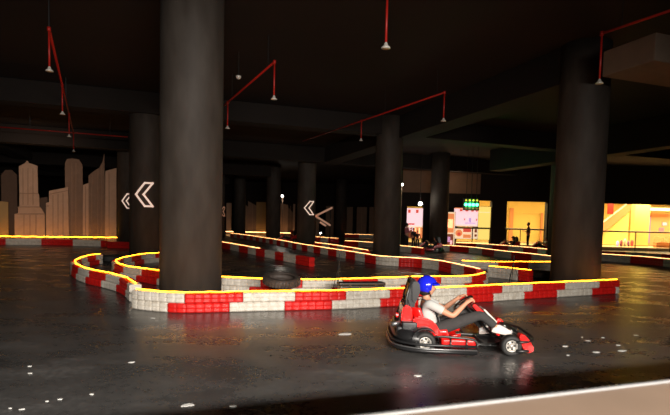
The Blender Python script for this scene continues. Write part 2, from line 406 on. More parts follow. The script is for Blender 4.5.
run('front barrier at right edge of the track, right of the big right column', [(560, 251.2), (585, 252.6), (604, 254), (640, 256.3), (670, 259), (720, 263.5)], L=1.8, led='ledw', shift=0)
run('rear barrier at right edge, directly under the mall railing', [(590, 250.4), (604, 250.9), (636, 252.2), (670, 254.2), (720, 257.5)], L=1.8, led=None, shift=0, red=True)

# ------------------------------------------------------------------ tyres, stands, box
def tyre(name, label, loc, Rr=0.36, w_=0.2, tilt=(0, 0), m='oldrubber', group=None):
    t = thing(name, label, 'tyre', loc, 0, group)
    ri = Rr * 0.66; h = w_ / 2
    prof = [(ri, -h * .8), (ri + .02, -h), (Rr * .88, -h), (Rr * .97, -h * .75), (Rr, -h * .4), (Rr, h * .4), (Rr * .97, h * .75), (Rr * .88, h), (ri + .02, h), (ri, h * .8),
            (ri + .01, h * .7), (Rr * .86, h * .7), (Rr * .9, 0), (Rr * .86, -h * .7), (ri + .01, -h * .7), (ri, -h * .8)]
    bm = NB(); lathe(bm, prof, 36); bmesh.ops.remove_doubles(bm, verts=bm.verts[:], dist=1e-5)
    o = obj('casing', bm, M[m], t, True)
    bm = NB()
    for k in range(36):
        a = 2 * PI * k / 36; box(bm, (Rr * math.cos(a), Rr * math.sin(a), 0), (0.014, 0.03, w_ * 0.7), a + 0.3)
    obj('tread', bm, M[m], t)
    t.rotation_euler = (tilt[0], tilt[1], 0)
    return t
p = gz(280, 290, 0.3); 
tyre('car_tyre', 'worn brown-black tyre tilted on top behind the front barrier, right of big column', (p.x, 9.95, 0.46), 0.37, 0.17, (R(10), R(4)))
tyre('car_tyre', 'lower tyre lying flat on the floor under the tilted brown-black tyre', (p.x, 9.9, 0.115), 0.34, 0.22)
p = gz(542, 272, 0.2); tyre('car_tyre', 'black tyre lying behind the front barrier, left of big right column', (p.x, p.y, 0.12), 0.38, 0.22, m='rubber')
p = gz(112, 256, 0.2); tyre('car_tyre', 'black tyre lying between the two loop ends at left', (p.x, p.y, 0.12), 0.4, 0.22, m='rubber')

def stand(label, base, h, lean):
    t = thing('tripod_stand', label, 'stand', tuple(base), 0, 'thin black stands inside the track')
    bm = NB(); tube(bm, [(0, 0, 0.02), (lean, 0, h)], 0.012, 8); obj('pole', bm, M['black'], t)
    for a in (100, 215, 330):
        bm = NB(); tube(bm, [(lean * .7, 0, h * 0.8), (0.22 * math.cos(R(a)) + lean, 0.22 * math.sin(R(a)), 0.01)], 0.008, 6); obj('leg', bm, M['blackmetal'], t)
    bm = NB(); lathe(bm, [(0, -0.02), (0.02, -0.02), (0.02, 0.02), (0, 0.03)], 10, Matrix.Translation((lean, 0, h))); obj('cap', bm, M['black'], t)
    return t
p = gy(337, 280, 10.6); stand('thin black tripod stand beside the low black box, left of the kart', (p.x, 10.55, 0), 0.95, 0.05)
p = gy(512, 270, 13.2); stand('thin black tripod stand behind front barrier, right of the kart', (p.x, 13.2, 0), 0.86, 0.04)
t = thing('equipment_case', 'low black box lying between the front and second barriers', 'box', (gy(361, 285, 10.2).x, 10.15, 0), R(16))
bm = NB(); box(bm, (0, 0, 0.19), (0.95, 0.26, 0.36), bev=0.03); obj('body', bm, M['black'], t)
bm = NB(); box(bm, (0, 0, 0.405), (0.97, 0.28, 0.06), bev=0.02); obj('lid', bm, M['black'], t)
for s_ in (-1, 1):
    bm = NB(); box(bm, (s_ * 0.28, -0.142, 0.36), (0.05, 0.012, 0.08), bev=0.003); obj('latch', bm, M['black'], t)

# ------------------------------------------------------------------ sprinkler pipes
PZ = 5.5
def pipe_end(px, py, z=PZ): return gz(px, py, z)
def sprinkler(label, line, drops, z=PZ, r=0.028, hang=()):
    t = thing('sprinkler_pipe', label, 'pipe', tuple(line[0]))
    o0 = line[0].copy(); L = [p - o0 for p in line]
    bm = NB(); tube(bm, L, r, 8); obj('main_pipe', bm, M['pipe'], t, True)
    for dp, dz in drops:
        d = dp - o0
        bm = NB(); tube(bm, [d, d + Vector((0, 0, -dz))], r * 0.75, 8)
        lathe(bm, [(0, -.04), (r * 1.4, -.04), (r * 1.4, .04), (0, .04)], 10, Matrix.Translation(d))
        dr = obj('drop_pipe', bm, M['pipe'], t, True)
        bm = NB(); lathe(bm, [(0.012, 0.0), (0.03, -0.02), (0.035, -0.05), (0.075, -0.085), (0.08, -0.1), (0.0, -0.1)], 14, Matrix.Translation(d + Vector((0, 0, -dz))))
        obj('sprinkler_head', bm, M['metal'], dr, True)
    for hp in hang:
        d = hp - o0; bm = NB(); tube(bm, [d, d + Vector((0, 0, 6.29 - z))], 0.012, 6); obj('hanger', bm, M['black'], t)
    return t
a = pipe_end(49, 29); b = pipe_end(73.5, 133)
def on_line(a, b, px):
    lo, hi = 0.0, 1.0
    f = lambda t: PCX + FPX * (lambda q: q.x / -q.z)(CMI @ a.lerp(b, t))
    s = 1 if f(1) > f(0) else -1
    for _ in range(40):
        m = (lo + hi) / 2
        if (f(m) - px) * s < 0: lo = m
        else: hi = m
    return a.lerp(b, lo)
sprinkler('red sprinkler pipe with four drops at upper left', [a, b], [(a, 0.76), (on_line(a, b, 62.2), 0.76), (on_line(a, b, 69), 0.76), (b, 0.76)], hang=[a, on_line(a, b, 66)])
a = pipe_end(-20, 125.5); b = pipe_end(128, 137)
sprinkler('long red pipe running across to the chevron column at left', [a, b], [], hang=[on_line(a, b, 30), on_line(a, b, 110)])
a = pipe_end(274.5, 62); b = pipe_end(205, 122)
sprinkler('red sprinkler pipe with two drops right of big left column', [a, b], [(a, 0.8), (on_line(a, b, 227.8), 0.76)], hang=[on_line(a, b, 268), on_line(a, b, 232)])
a = gz(387.5, -12, PZ); b = a + V * -3
sprinkler('single red drop pipe with bright sprinkler head at top centre', [a, b], [(a, 0.87)], hang=[a])
a = pipe_end(444.5, 92.5); b = pipe_end(303, 141)
sprinkler('long red pipe slanting down from upper right of centre', [a, b], [(a, 0.73), (on_line(a, b, 361.5), 0.65)], hang=[on_line(a, b, 437), on_line(a, b, 385)])
a = pipe_end(602, 33.5, 5.62); b = pipe_end(690, 4, 5.62)
sprinkler('red sprinkler pipe above the grey beam at upper right', [a, b], [(a, 0.91)], z=5.62, hang=[on_line(a, b, 622)])
# ceiling camera
t = thing('dome_camera', 'small white dome fixture on the dark ceiling beside big left column', 'camera', tuple(gz(238.5, 77, 5.6)))
bm = NB(); lathe(bm, [(0, -0.07), (0.05, -0.05), (0.075, 0), (0.075, 0.03), (0, 0.03)], 16); obj('dome', bm, M['metal'], t, True)
bm = NB(); tube(bm, [(0, 0, 0.03), (0, 0, 0.69)], 0.014, 6); obj('hanger', bm, M['blackmetal'], t)

# ------------------------------------------------------------------ chevrons
def chevron_poly(w_, h):
    t = w_ * 0.46; return [(0, 0), (w_ - t, h / 2), (w_, h / 2), (t, 0), (w_, -h / 2), (w_ - t, -h / 2)]
def chevron_frame(bm, w_, h, thick, f):
    P = chevron_poly(w_, h); n = len(P)
    for i in range(n):
        a, b = Vector(P[i]), Vector(P[(i + 1) % n]); d = (b - a).normalized(); nn = Vector((-d.y, d.x)) * thick / 2
        a2, b2 = a - d * thick / 2, b + d * thick / 2; k = 4
        for j in range(k):
            u, v = a2.lerp(b2, j / k), a2.lerp(b2, (j + 1) / k)
            prism(bm, [tuple(u - nn), tuple(u + nn), tuple(v + nn), tuple(v - nn)], 0.0, 0.03, f)
def col_chevron(label, col, pxl, pxr, yt, yb, m='chev'):
    cx, cy = col; D = cy - CR; w_ = (pxr - pxl) / FPX * D; h = (yb - yt) / FPX * D
    pc = gy((pxl + pxr) / 2, (yt + yb) / 2, D); base = math.atan2(-cy, -cx)
    dist = math.hypot(cx, cy)
    # angle around the column whose picture column is the chevron's middle
    best = min((base + R(k) for k in range(-85, 86)), key=lambda a: abs((cx + CR * math.cos(a)) / (cy + CR * math.sin(a)) - (pc.x / pc.y)))
    o0 = Vector((cx + CR * math.cos(best), cy + CR * math.sin(best), pc.z))
    def f(a, b, d):
        an = best + (a - w_ / 2) / CR; r = CR + 0.012 + d; return Vector((cx + r * math.cos(an), cy + r * math.sin(an), pc.z + b)) - o0
    bm = NB(); chevron_frame(bm, w_, h, h * 0.075, f); o = obj('chevron_sign', bm, M[m]); o.location = o0
    return tag(o, label, 'sign')
col_chevron('large glowing left-pointing chevron on the column beside big left column', COLS[2], 136.5, 152, 183, 206)
col_chevron('small glowing chevron at far left, half hidden by the chevron column', COLS[4], 122.5, 131, 194, 208)
col_chevron('glowing left-pointing chevron on a far column left of the arrow sign', COLS[5], 304.5, 314, 201.5, 214.5)
col_chevron('faint small chevron just right of big left column', COLS[8], 219, 227, 207, 216, 'chevd')
# open arrow of light bars
t = thing('arrow_sign', 'big open arrow of pale bars beside the far chevron column', 'sign', (0, 0, 0))
Y = 38.0; q0 = gy(315.5, 216, Y); t.location = (q0.x, Y, 0)
def bar(nm, a, b, r, m='plyy'):
    bm = NB(); A = gy(*a, Y) - Vector(t.location); B = gy(*b, Y) - Vector(t.location); d = B - A
    box(bm, (A + B) / 2, (d.length, 0.06, r * 2), 0, ry=-math.atan2(d.z, d.x)); obj(nm, bm, m if not isinstance(m, str) else M[m], t)
bar('upper_bar', (315.5, 216), (332.5, 207.5), 0.07, 'chevd'); bar('lower_bar', (315.5, 216), (330.5, 225.5), 0.07, 'chevd'); bar('cross_bar', (320, 222), (326, 226), 0.07, 'chevd')
zt = gy(315.5, 216, Y).z
bm = NB(); tube(bm, [(0, 0.06, 0), (0, 0.06, zt)], 0.05, 8); obj('post', bm, M['blackmetal'], t)
zt2 = gy(330.5, 226, Y).z; bm = NB(); xx = (gy(330, 226, Y) - Vector(t.location)).x; tube(bm, [(xx, 0.06, 0), (xx, 0.06, gy(332, 208, Y).z)], 0.04, 8); obj('post', bm, M['blackmetal'], t)

# ------------------------------------------------------------------ skyline boards
SK0 = Vector((-13.7, 30.6, 0))
def sk(px, py, back):
    """point on the board plane (through SK0 along u, pushed back) seen at the pixel"""
    d = ray(px, py); o = Vector((0, 0, CAM_H)); n = V; t_ = ((SK0 + V * back - o).dot(n)) / d.dot(n); return o + d * t_
def board(label, poly, back, m, lines=(), group='cut-out skyline boards along the left wall'):
    pts = [sk(x, y, back) for x, y in poly]
    for p in pts: p.z = max(p.z, 0.01)
    for i, (x, y) in enumerate(poly):
        if y >= 240: pts[i] = sk(x, 225, back); pts[i].z = 0.01
    root = Vector((sum(p.x for p in pts) / len(pts), sum(p.y for p in pts) / len(pts), 0))
    t = thing('skyline_board', label, 'panel', tuple(root))
    bm = NB(); A = [bm.verts.new(p - root) for p in pts]; B = [bm.verts.new(p - root + V * 0.08) for p in pts]
    bm.faces.new(A); bm.faces.new(B[::-1])
    for i in range(len(A)): j = (i + 1) % len(A); bm.faces.new((A[i], B[i], B[j], A[j]))
    obj('panel', bm, M[m], t)
    if lines:
        bm = NB()
        for (x0, y0, x1, y1) in lines:
            a = sk(x0, y0, back) - root; b = sk(x1, y1, back) - root; d = b - a
            tube(bm, [a - V * 0.01, b - V * 0.01], 0.022, 4)
        obj('painted_lines', bm, M['line'], t)
    return t
X = 245
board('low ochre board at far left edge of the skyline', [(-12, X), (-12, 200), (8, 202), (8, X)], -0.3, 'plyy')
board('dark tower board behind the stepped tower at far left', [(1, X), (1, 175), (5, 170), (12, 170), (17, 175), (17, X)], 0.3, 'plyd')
board('stepped pale tower board with a pointed top', [(14.5, X), (14.5, 214), (18, 213), (18, 207), (19.3, 206), (19.3, 193.5), (18.8, 166.4), (25, 163), (27, 160.5), (29, 163), (37.4, 165.7), (38, 193.5), (39, 195), (39.5, 207), (41, 208), (44.5, 214), (45, X)], 0.0, 'ply',
      [(19.5, 193.5, 38, 193.5), (17.5, 207, 40, 207), (14.8, 214, 44.8, 214), (24, 215, 24, 235), (30, 215, 30, 235), (36, 215, 36, 235), (23, 168, 23, 205), (28, 168, 28, 205), (33, 168, 33, 205)])
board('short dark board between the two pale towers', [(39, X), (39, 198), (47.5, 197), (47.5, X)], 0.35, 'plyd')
board('wide pale board with a flat roof and small windows', [(46, X), (46, 203), (49, 202), (49, 191), (68, 187), (69, X)], 0.0, 'ply',
      [(50, 194, 68, 190.5), (53, 195, 53, 235), (58, 194, 58, 235), (63, 193, 63, 235), (46.5, 206, 49, 206)])
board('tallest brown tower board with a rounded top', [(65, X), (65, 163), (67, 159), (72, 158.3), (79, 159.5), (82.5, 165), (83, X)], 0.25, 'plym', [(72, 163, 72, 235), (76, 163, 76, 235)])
board('narrow pale board right of the rounded tower', [(82.5, X), (83, 185), (88.5, 183), (89, X)], 0.05, 'ply', [(85.5, 186, 85.5, 235)])
board('pale sail-shaped board with a sharp spire', [(88.5, X), (88.5, 175.5), (94, 171), (99, 168), (102.5, 162), (104.3, 152.5), (105.2, X)], 0.0, 'plym', [(92, 174, 92, 235), (98, 170, 98, 235), (102, 165, 102, 235)])
board('pale flat board at right end of the left skyline', [(105, X), (105.3, 171), (116.3, 168), (116.4, X)], -0.05, 'ply', [(109, 172, 109, 235)])
# glowing rope along the foot of the boards
t = thing('floor_light_rope', 'bright yellow light rope along the foot of the skyline boards', 'light')
a = sk(-14, 225, -0.75); b = sk(117, 225, -0.75); a.z = b.z = 0; t.location = a
bm = NB(); n = 60; tube(bm, [(b - a) * (i / n) + Vector((0, 0, 0.40 + 0.01 * math.sin(i))) for i in range(n + 1)], 0.022, 6); obj('rope', bm, M['led'], t, True)
bm = NB()
for i in range(0, 13): c_ = (b - a) * (i / 12); box(bm, (c_.x, c_.y, 0.18), (0.04, 0.04, 0.4))
obj('bracket', bm, M['black'], t)
# second group of boards, far behind
def fboard(label, x0, x1, yt, yt2, Y, m, led=False, lines=True):
    A = gy(x0, yt, Y); B = gy(x1, yt2, Y); root = Vector(((A.x + B.x) / 2, Y, 0))
    t = thing('skyline_board', label, 'panel', tuple(root))
    bm = NB(); prism(bm, [(A.x - root.x, 0.01), (A.x - root.x, A.z), (B.x - root.x, B.z), (B.x - root.x, 0.01)], 0, 0.08, lambda a, b, d: Vector((a, d, b))); obj('panel', bm, M[m], t)
    if lines:
        bm = NB(); k = max(1, int((B.x - A.x) / 0.7))
        for i in range(1, k + 1): xx = A.x + (B.x - A.x) * i / (k + 1) - root.x; box(bm, (xx, -0.01, 1.7), (0.04, 0.02, 3.2))
        obj('painted_lines', bm, M['line'], t)
fboard('narrow pale board just right of big left column', 226.5, 231.5, 203, 203, 56, 'ply', lines=False)
fboard('brown jagged board between two far columns, left half', 244, 248, 203, 207, 56.2, 'plym')
fboard('brown board between two far columns, second from left', 248, 257, 201, 206, 56, 'plym')
fboard('bright ochre board beside the far column', 256.5, 266, 202, 202, 55.6, 'plyy')
fboard('pale board left of the far chevron column', 280.5, 288, 203, 205, 56, 'ply')
fboard('brown board directly left of the far chevron column', 288, 293, 207, 213, 56.2, 'plym')
fboard('thin bright strip board by the far chevron column', 293.3, 295.2, 204, 204, 55.5, 'ply', lines=False)
fboard('pale strip board behind the arrow sign', 314, 319, 214, 213, 58, 'ply', lines=False)
fboard('brown board behind the arrow sign, right half', 326, 334, 206, 206, 58, 'plym')
fboard('dark brown board right of the thin far column', 347, 353, 207, 207, 58, 'plym', lines=False)
fboard('brown striped board beside the middle column', 357, 367, 207, 207, 58, 'plym')
fboard('narrow brown board next to the middle column', 369.5, 376, 207, 207, 58.2, 'plym', lines=False)
t = thing('floor_light_rope', 'far light rope along the foot of the far boards', 'light', (gy(226, 230, 55).x, 55, 0))
bm = NB(); n = 40; LL = gy(296, 230, 55).x - gy(226, 230, 55).x; tube(bm, [(LL * i / n, 0, 0.30) for i in range(n + 1)], 0.04, 6); obj('rope', bm, M['ledw'], t)
bm = NB()
for i in range(9): box(bm, (LL * i / 8, 0, 0.14), (0.05, 0.05, 0.28))
obj('bracket', bm, M['black'], t)

# ------------------------------------------------------------------ mall side
MY = 37.3; FZ = 0.25
x0, x1 = 4.9, 33.8
bm = NB(); box(bm, ((x0 + x1) / 2, MY + 4.2, FZ / 2), (x1 - x0, 8.4, FZ)); struct('mall_floor', bm, M['mallfloor'])
bm = NB(); box(bm, ((x0 + x1) / 2, MY + 8.3, 2.3), (x1 - x0, 0.2, 4.4)); struct('mall_back_wall', bm, M['mallwall'])
bm = NB(); box(bm, ((x0 + x1) / 2, MY + 4.4, 4.4), (x1 - x0, 8.0, 0.15)); struct('mall_ceiling', bm, M['mallwhite'])
# lintel: dark band, then brown render on the left part
zl = 3.47
bm = NB(); box(bm, ((x0 + x1) / 2, MY + 0.1, (zl + 3.95) / 2), (x1 - x0, 0.4, 3.95 - zl)); struct('trim_4', bm, M['wall'])
xa = gy(480, 190, MY).x
bm = NB(); box(bm, ((xa + x1) / 2, MY + 0.1, 5.12), (x1 - xa, 0.4, 2.34)); struct('trim_5', bm, M['wall'])
bm = NB(); box(bm, ((x0 + xa) / 2, MY + 0.1, 5.12), (xa - x0, 0.4, 2.34)); struct('trim_6', bm, M['upper'])
point('upper_wall_lamp', (8.4, MY - 1.6, 4.6), 16, (1.0, 0.7, 0.45), 0.15)  # added fill without a fixture, brightens the brown render above the lintel
def pier(a, b, m='wall', z1=zl, y=MY + 0.15, nm='mall_pier'):
    A = gy(a, 230, y).x; B = gy(b, 230, y).x; bm = NB(); box(bm, ((A + B) / 2, y, z1 / 2), (B - A, 0.5, z1)); struct(nm, bm, M[m])
pier(399, 406); pier(422.5, 446); pier(490, 505); pier(545, 575)
pier(632, 647, 'mallwall', 4.3, MY + 2.6)
# wall behind the poster bay
pier(422, 456, 'wall', zl, MY + 0.9)
def mall_panel(a, b, yt, yb, y, m, nm='mall_wall_panel'):
    A = gy(a, yt, y); B = gy(b, yb, y); bm = NB(); box(bm, ((A.x + B.x) / 2, y, (A.z + B.z) / 2), (B.x - A.x, 0.12, A.z - B.z)); return struct(nm, bm, M[m])
mall_panel(647, 690, 213, 246, MY + 6, 'mallpink'); mall_panel(647, 690, 207.5, 211.5, MY + 4.6, 'mallwhite', 'mall_soffit')
mall_panel(510, 512, 208, 244, MY + 7.9, 'mallpink'); mall_panel(512, 541, 213.0, 213.6, MY + 7.9, 'mallpink'); mall_panel(541, 541.8, 213, 244, MY + 7.9, 'mallpink')
mall_panel(648, 649, 216, 243, MY + 5.85, 'purple')
# staircase with solid balustrade
t = thing('staircase', 'peach staircase rising to the right inside the mall', 'stairs', (0, MY + 4.2, 0))
P = lambda x, y, dy=0: gy(x, y, MY + 4.2)
t.location = (P(600, 230).x, MY + 4.2, FZ)
def sp(x, y): q = P(x, y); return (q.x - t.location.x, q.z - FZ)
bm = NB(); prism(bm, [sp(601, 224), sp(631, 201), sp(631, 210), sp(601, 235)], 0, 0.15, lambda a, b, d: Vector((a, d, b))); obj('balustrade', bm, M['mallpink'], t)
bm = NB(); prism(bm, [sp(601, 223.4), sp(631, 200.2), sp(631, 201.2), sp(601, 224.4)], -0.05, 0.2, lambda a, b, d: Vector((a, d, b))); obj('handrail', bm, M['mallwhite'], t)
bm = NB(); A = sp(603, 235); B = sp(631, 212)
for i in range(16):
    u = (i + 0.5) / 16; xx = A[0] + (B[0] - A[0]) * u; zz = max(0.1, A[1] + (B[1] - A[1]) * u); box(bm, (xx, 1.0, zz / 2), ((B[0] - A[0]) / 16, 1.5, zz))
obj('steps', bm, M['mallwall'], t)
q = gy(610.5, 209, MY + 3.6); t = thing('hanging_banner', 'red banner hanging at top left of the mall staircase', 'banner', q)
obj('cloth', box(NB(), (0, 0, 0), (0.5, 0.04, 0.85)), M['helmetred'], t)
for s_ in (-1, 1): obj('cord', tube(NB(), [(s_ * .2, 0, .4), (s_ * .2, 0, 4.33 - q.z)], .01, 6), M['rail'], t)
mall_panel(400, 478, 196.5, 208.2, MY - 0.16, 'wall')

# railings
def railing(label, a, b, posts, group=None, y=MY - 0.25):
    A = gy(a, 230, y).x; B = gy(b, 230, y).x; t = thing('railing', label, 'railing', (A, y, 0))
    bm = NB(); tube(bm, [(0, 0, 1.42), (B - A, 0, 1.42)], 0.06, 8); obj('top_rail', bm, M['rail'], t)
    bm = NB(); tube(bm, [(0, 0, FZ + 0.16), (B - A, 0, FZ + 0.16)], 0.02, 6); obj('bottom_rail', bm, M['rail'], t)
    for p_ in posts:
        X_ = gy(p_, 230, y).x - A; bm = NB(); tube(bm, [(X_, 0, 0.0), (X_, 0, 1.42)], 0.035, 8); obj('post', bm, M['rail'], t)
    return t
railing('dark railing before the poster bay right of the middle column', 447, 491, [448, 472.5, 490])
railing('dark railing beside the standing spectator', 505, 545, [506.5, 520.5, 544])
railing('long dark railing before the staircase at right edge', 600, 700, [601, 636, 671, 700])

# posters (backlit)
def poster(label, a, b, yt, yb, y, m, extra, cat='poster'):
    A = gy(a, yt, y); B = gy(b, yb, y); cx = (A.x + B.x) / 2; zb = B.z
    t = thing('poster', label, cat, (cx, y, zb)); W = B.x - A.x; H = A.z - B.z
    bm = NB(); box(bm, (0, 0.05, H / 2), (W + 0.06, 0.08, H + 0.06)); obj('frame', bm, M['rail'], t)
    bm = NB(); box(bm, (0, 0.0, H / 2), (W, 0.03, H)); obj('face', bm, M[m], t)
    for (u0, v0, u1, v1, mm) in extra:
        bm = NB(); box(bm, ((u0 + u1 - 1) / 2 * W, -0.025, (v0 + v1) / 2 * H), ((u1 - u0) * W, 0.02, (v1 - v0) * H)); obj('print', bm, M[mm], t)
    return t, W, H
ws, rr_ = 'pw', 'pr'
t, W, H = poster('large pink and white lit poster above the railing, right of the middle column', 454.5, 477.5, 207.5, 226.5, MY - 0.05, 'pw',
       [(.22, .80, .34, .92, 'pr'), (.46, .80, .58, .92, 'pr'), (.70, .80, .82, .92, 'pr'), (.9, .80, .98, .92, 'pr'), (.42, .32, .46, .42, 'pr'), (.92, .30, .96, .42, 'pr'), (.62, .22, .72, .45, 'plil'), (.45, .14, .9, .20, 'plil'), (.0, .94, 1, 1.0, 'po'), (0.02, 0.02, .98, .06, 'pc')])
t, W, H = poster('lower orange food poster below the pink one', 454.5, 471.5, 227.3, 239, MY - 0.05, 'pc', [(.5, .6, .95, .92, 'pr'), (.5, .08, .95, .4, 'po'), (.52, .44, .9, .54, 'pc')])
bm = NB(); lathe(bm, [(0, -.01), (W * .2, -.01), (W * .2, .01), (0, .01)], 20, Matrix.Translation((-W * .24, -.03, H * .5)) @ Matrix.Rotation(PI / 2, 4, 'X')); obj('print', bm, M['po'], t)
bm = NB(); lathe(bm, [(0, -.01), (W * .1, -.01), (W * .1, .01), (0, .01)], 16, Matrix.Translation((-W * .24, -.05, H * .42)) @ Matrix.Rotation(PI / 2, 4, 'X')); obj('print', bm, M['pr'], t)
poster('narrow cream price poster beside the orange food poster', 473.2, 477.5, 227.3, 239, MY - 0.05, 'pc', [(.3, .55, .8, .85, 'pd'), (.3, .2, .8, .4, 'pd')])
poster('tall plain yellow lit panel right of the pink poster', 478, 489.5, 206.5, 240, MY + 0.12, 'py', [(.06, .82, .94, .84, 'pc')], 'lightbox')
t, W, H = poster('tall standing brown and pink poster in front of the dark pier', 444.8, 454, 212, 247.4, MY - 0.6, 'pc',
       [(.1, .42, .9, .96, 'po'), (.2, .55, .8, .8, 'pc'), (.1, .04, .9, .38, 'pd'), (.35, .15, .6, .3, 'plil'), (.6, .08, .8, .2, 'pw')])
t, W, H = poster('pink and cream lit poster with white letters, left of the dark pier', 405.5, 422, 208, 238, MY - 0.05, 'pw',
       [(.15, .84, .3, .95, 'pr'), (.6, .84, .75, .95, 'pr'), (.2, .44, .55, .49, 'pr'), (.0, .36, 1, .40, 'pc'), (.0, .0, .45, .36, 'pd'), (.45, .0, 1.0, .36, 'po'), (.55, .06, .65, .34, 'pc'), (.78, .0, .88, .34, 'pc')])
fc = bpy.data.curves.new('letters', 'FONT'); fc.body = 'EFF'; fc.size = 0.52; fc.extrude = 0.01; fo = bpy.data.objects.new('tmp', fc); C.objects.link(fo)
me = bpy.data.meshes.new_from_object(fo.evaluated_get(bpy.context.evaluated_depsgraph_get())); bpy.data.objects.remove(fo)
lo = bpy.data.objects.new('letters', me); me.materials.append(M['pw']); C.objects.link(lo); lo.parent = t; lo.rotation_euler = (PI / 2, 0, 0); lo.location = (-W * .5, -0.05, H * .2)

# small lamps
def spot_lamp(label, px, py, Y, pole_z0=0.0, hang=False, e=0, r=0.06, m='lamp'):
    q = gy(px, py, Y); t = thing('spot_lamp', label, 'lamp', (q.x, q.y, 0))
    bm = NB(); lathe(bm, [(0, -r), (r * .8, -r * .6), (r, 0), (r * .8, r * .6), (0, r)], 12, Matrix.Translation((0, 0, q.z))); obj('bulb', bm, M[m], t, True)
    bm = NB()
    tube(bm, [(0, 0.1, 6.31), (0, 0.1, q.z + r)] if hang else [(0, 0.08, 0), (0, 0.08, q.z + r)], 0.03 if not hang else 0.015, 6); obj('pole', bm, M['plym'] if not hang else M['blackmetal'], t)
    bm = NB(); box(bm, (0, 0.09, q.z), (r * 2, 0.05, r * 2.2)); obj('housing', bm, M['blackmetal'], t)
    if e: point('lamp_light', (q.x, q.y - 0.25, q.z), e, (1, 0.9, 0.75), 0.08)
spot_lamp('small lamp on a tall pole beside the middle column', 402, 184.5, 30.0, r=0.08, e=25)
spot_lamp('bright white lamp between the middle column and the mall posters', 420.3, 203.7, 33.0, hang=True, r=0.13, e=18)
spot_lamp('small bluish lamp far away between two far columns', 282.5, 196, 44.0, hang=False, r=0.1, e=30)
spot_lamp('tiny lamp at the foot of the arrow sign', 320.5, 233, 40.0, r=0.07)

# start lights
q = gy(471.5, 204, 30.0); t = thing('start_light_gantry', 'hanging start light unit with a row of four green lamps', 'light', (q.x, q.y, q.z))
bm = NB(); box(bm, (0, 0.08, -0.02), (0.95, 0.1, 0.72), bev=0.01); obj('housing', bm, M['black'], t)
for i in range(4):
    X_ = -0.33 + 0.22 * i
    bm = NB(); lathe(bm, [(0, -.03), (.085, -.02), (.085, .02), (0, .03)], 14, Matrix.Translation((X_, 0.0, -0.04)) @ Matrix.Rotation(PI / 2, 4, 'X')); obj('green_lamp', bm, M['gl'], t)
    bm = NB(); lathe(bm, [(0, -.03), (.06, -.02), (.06, .02), (0, .03)], 14, Matrix.Translation((X_, 0.0, 0.22)) @ Matrix.Rotation(PI / 2, 4, 'X')); obj('amber_lamp', bm, M['yl'], t)
    bm = NB(); lathe(bm, [(0, -.03), (.07, -.02), (.07, .02), (0, .03)], 14, Matrix.Translation((X_, 0.0, -0.26)) @ Matrix.Rotation(PI / 2, 4, 'X')); obj('unlit_lamp', bm, M['pd'], t)
for X_ in (-0.3, 0, 0.3):
    bm = NB(); tube(bm, [(X_, 0.08, 0.33), (X_, 0.08, 6.3 - q.z)], 0.015, 6); obj('hanger_rod', bm, M['blackmetal'], t)
point('green_glow', (q.x, q.y - 0.2, q.z - 0.05), 30, (0.05, 1.0, 0.25), 0.2)

# mall dressing
t = thing('planter', 'leafy green planter at right edge behind the railing', 'plant', (gy(664, 244, MY + 1.2).x, MY + 1.2, FZ))
bm = NB(); box(bm, (0, 0, 0.2), (1.4, 0.4, 0.4), bev=0.02); obj('trough', bm, M['mallpink'], t)
bm = NB(); rnd = random.Random(3)
for i in range(170):
    x, y, z = rnd.uniform(-.8, .8), rnd.uniform(-.25, .25), 0.4 + rnd.random() ** 1.3 * 0.5; a = rnd.uniform(0, 6.28); s_ = rnd.uniform(.06, .12)
    d1 = Vector((math.cos(a), math.sin(a), rnd.uniform(-.3, .8))) * s_; d2 = Vector((-math.sin(a), math.cos(a), rnd.uniform(-.3, .3))) * s_ * .4; c_ = Vector((x, y, z))
    bm.faces.new([bm.verts.new(v) for v in (c_, c_ + d1 * .5 + d2, c_ + d1, c_ + d1 * .5 - d2)])
obj('foliage', bm, M['leaf'], t)
for k, (px, py, lab) in enumerate(((664.5, 224, 'upper small framed picture on peach wall at right edge'), (661.5, 229.5, 'lower purple framed picture on peach wall at right edge'))):
    q = gy(px, py, MY + 5.915); t = thing('framed_picture', lab, 'picture', tuple(q))
    bm = NB(); box(bm, (0, 0, 0), (.42, .05, .3)); obj('frame', bm, M['purple'], t)
    bm = NB(); box(bm, (0, -.03, 0), (.3, .02, .2)); obj('print', bm, M['mallwhite' if k == 0 else 'pinkcloth'], t)
rnd = random.Random(5)
cols = ['plil', 'pinkcloth', 'mallwhite', 'purple', 'pr', 'mallwhite', 'mallpink']
names = ['lilac', 'pink', 'white', 'purple', 'red', 'small white', 'peach']
for k in range(5):
    px = 617.5 + k * 3.6; q = gy(px, 245, MY + 1.5); s_ = 0.38 + 0.06 * (k % 3)
    bm = NB(); bmesh.ops.create_icosphere(bm, subdivisions=2, radius=s_ / 2); bmesh.ops.transform(bm, matrix=Matrix.Diagonal((0.50, 0.6, 1.25, 1)), verts=bm.verts[:])
    for v in bm.verts: v.co *= 1 + 0.10 * math.sin(9 * v.co.x + 7 * v.co.z * 3 + k)
    o = obj('toy_bundle', bm, M[cols[k]], None, True); o.location = (q.x, q.y, FZ + s_ * .6)
    tag(o, f'{names[k]} lumpy bundle in the row at the foot of the mall staircase', 'toy', 'bundles at the foot of the staircase')

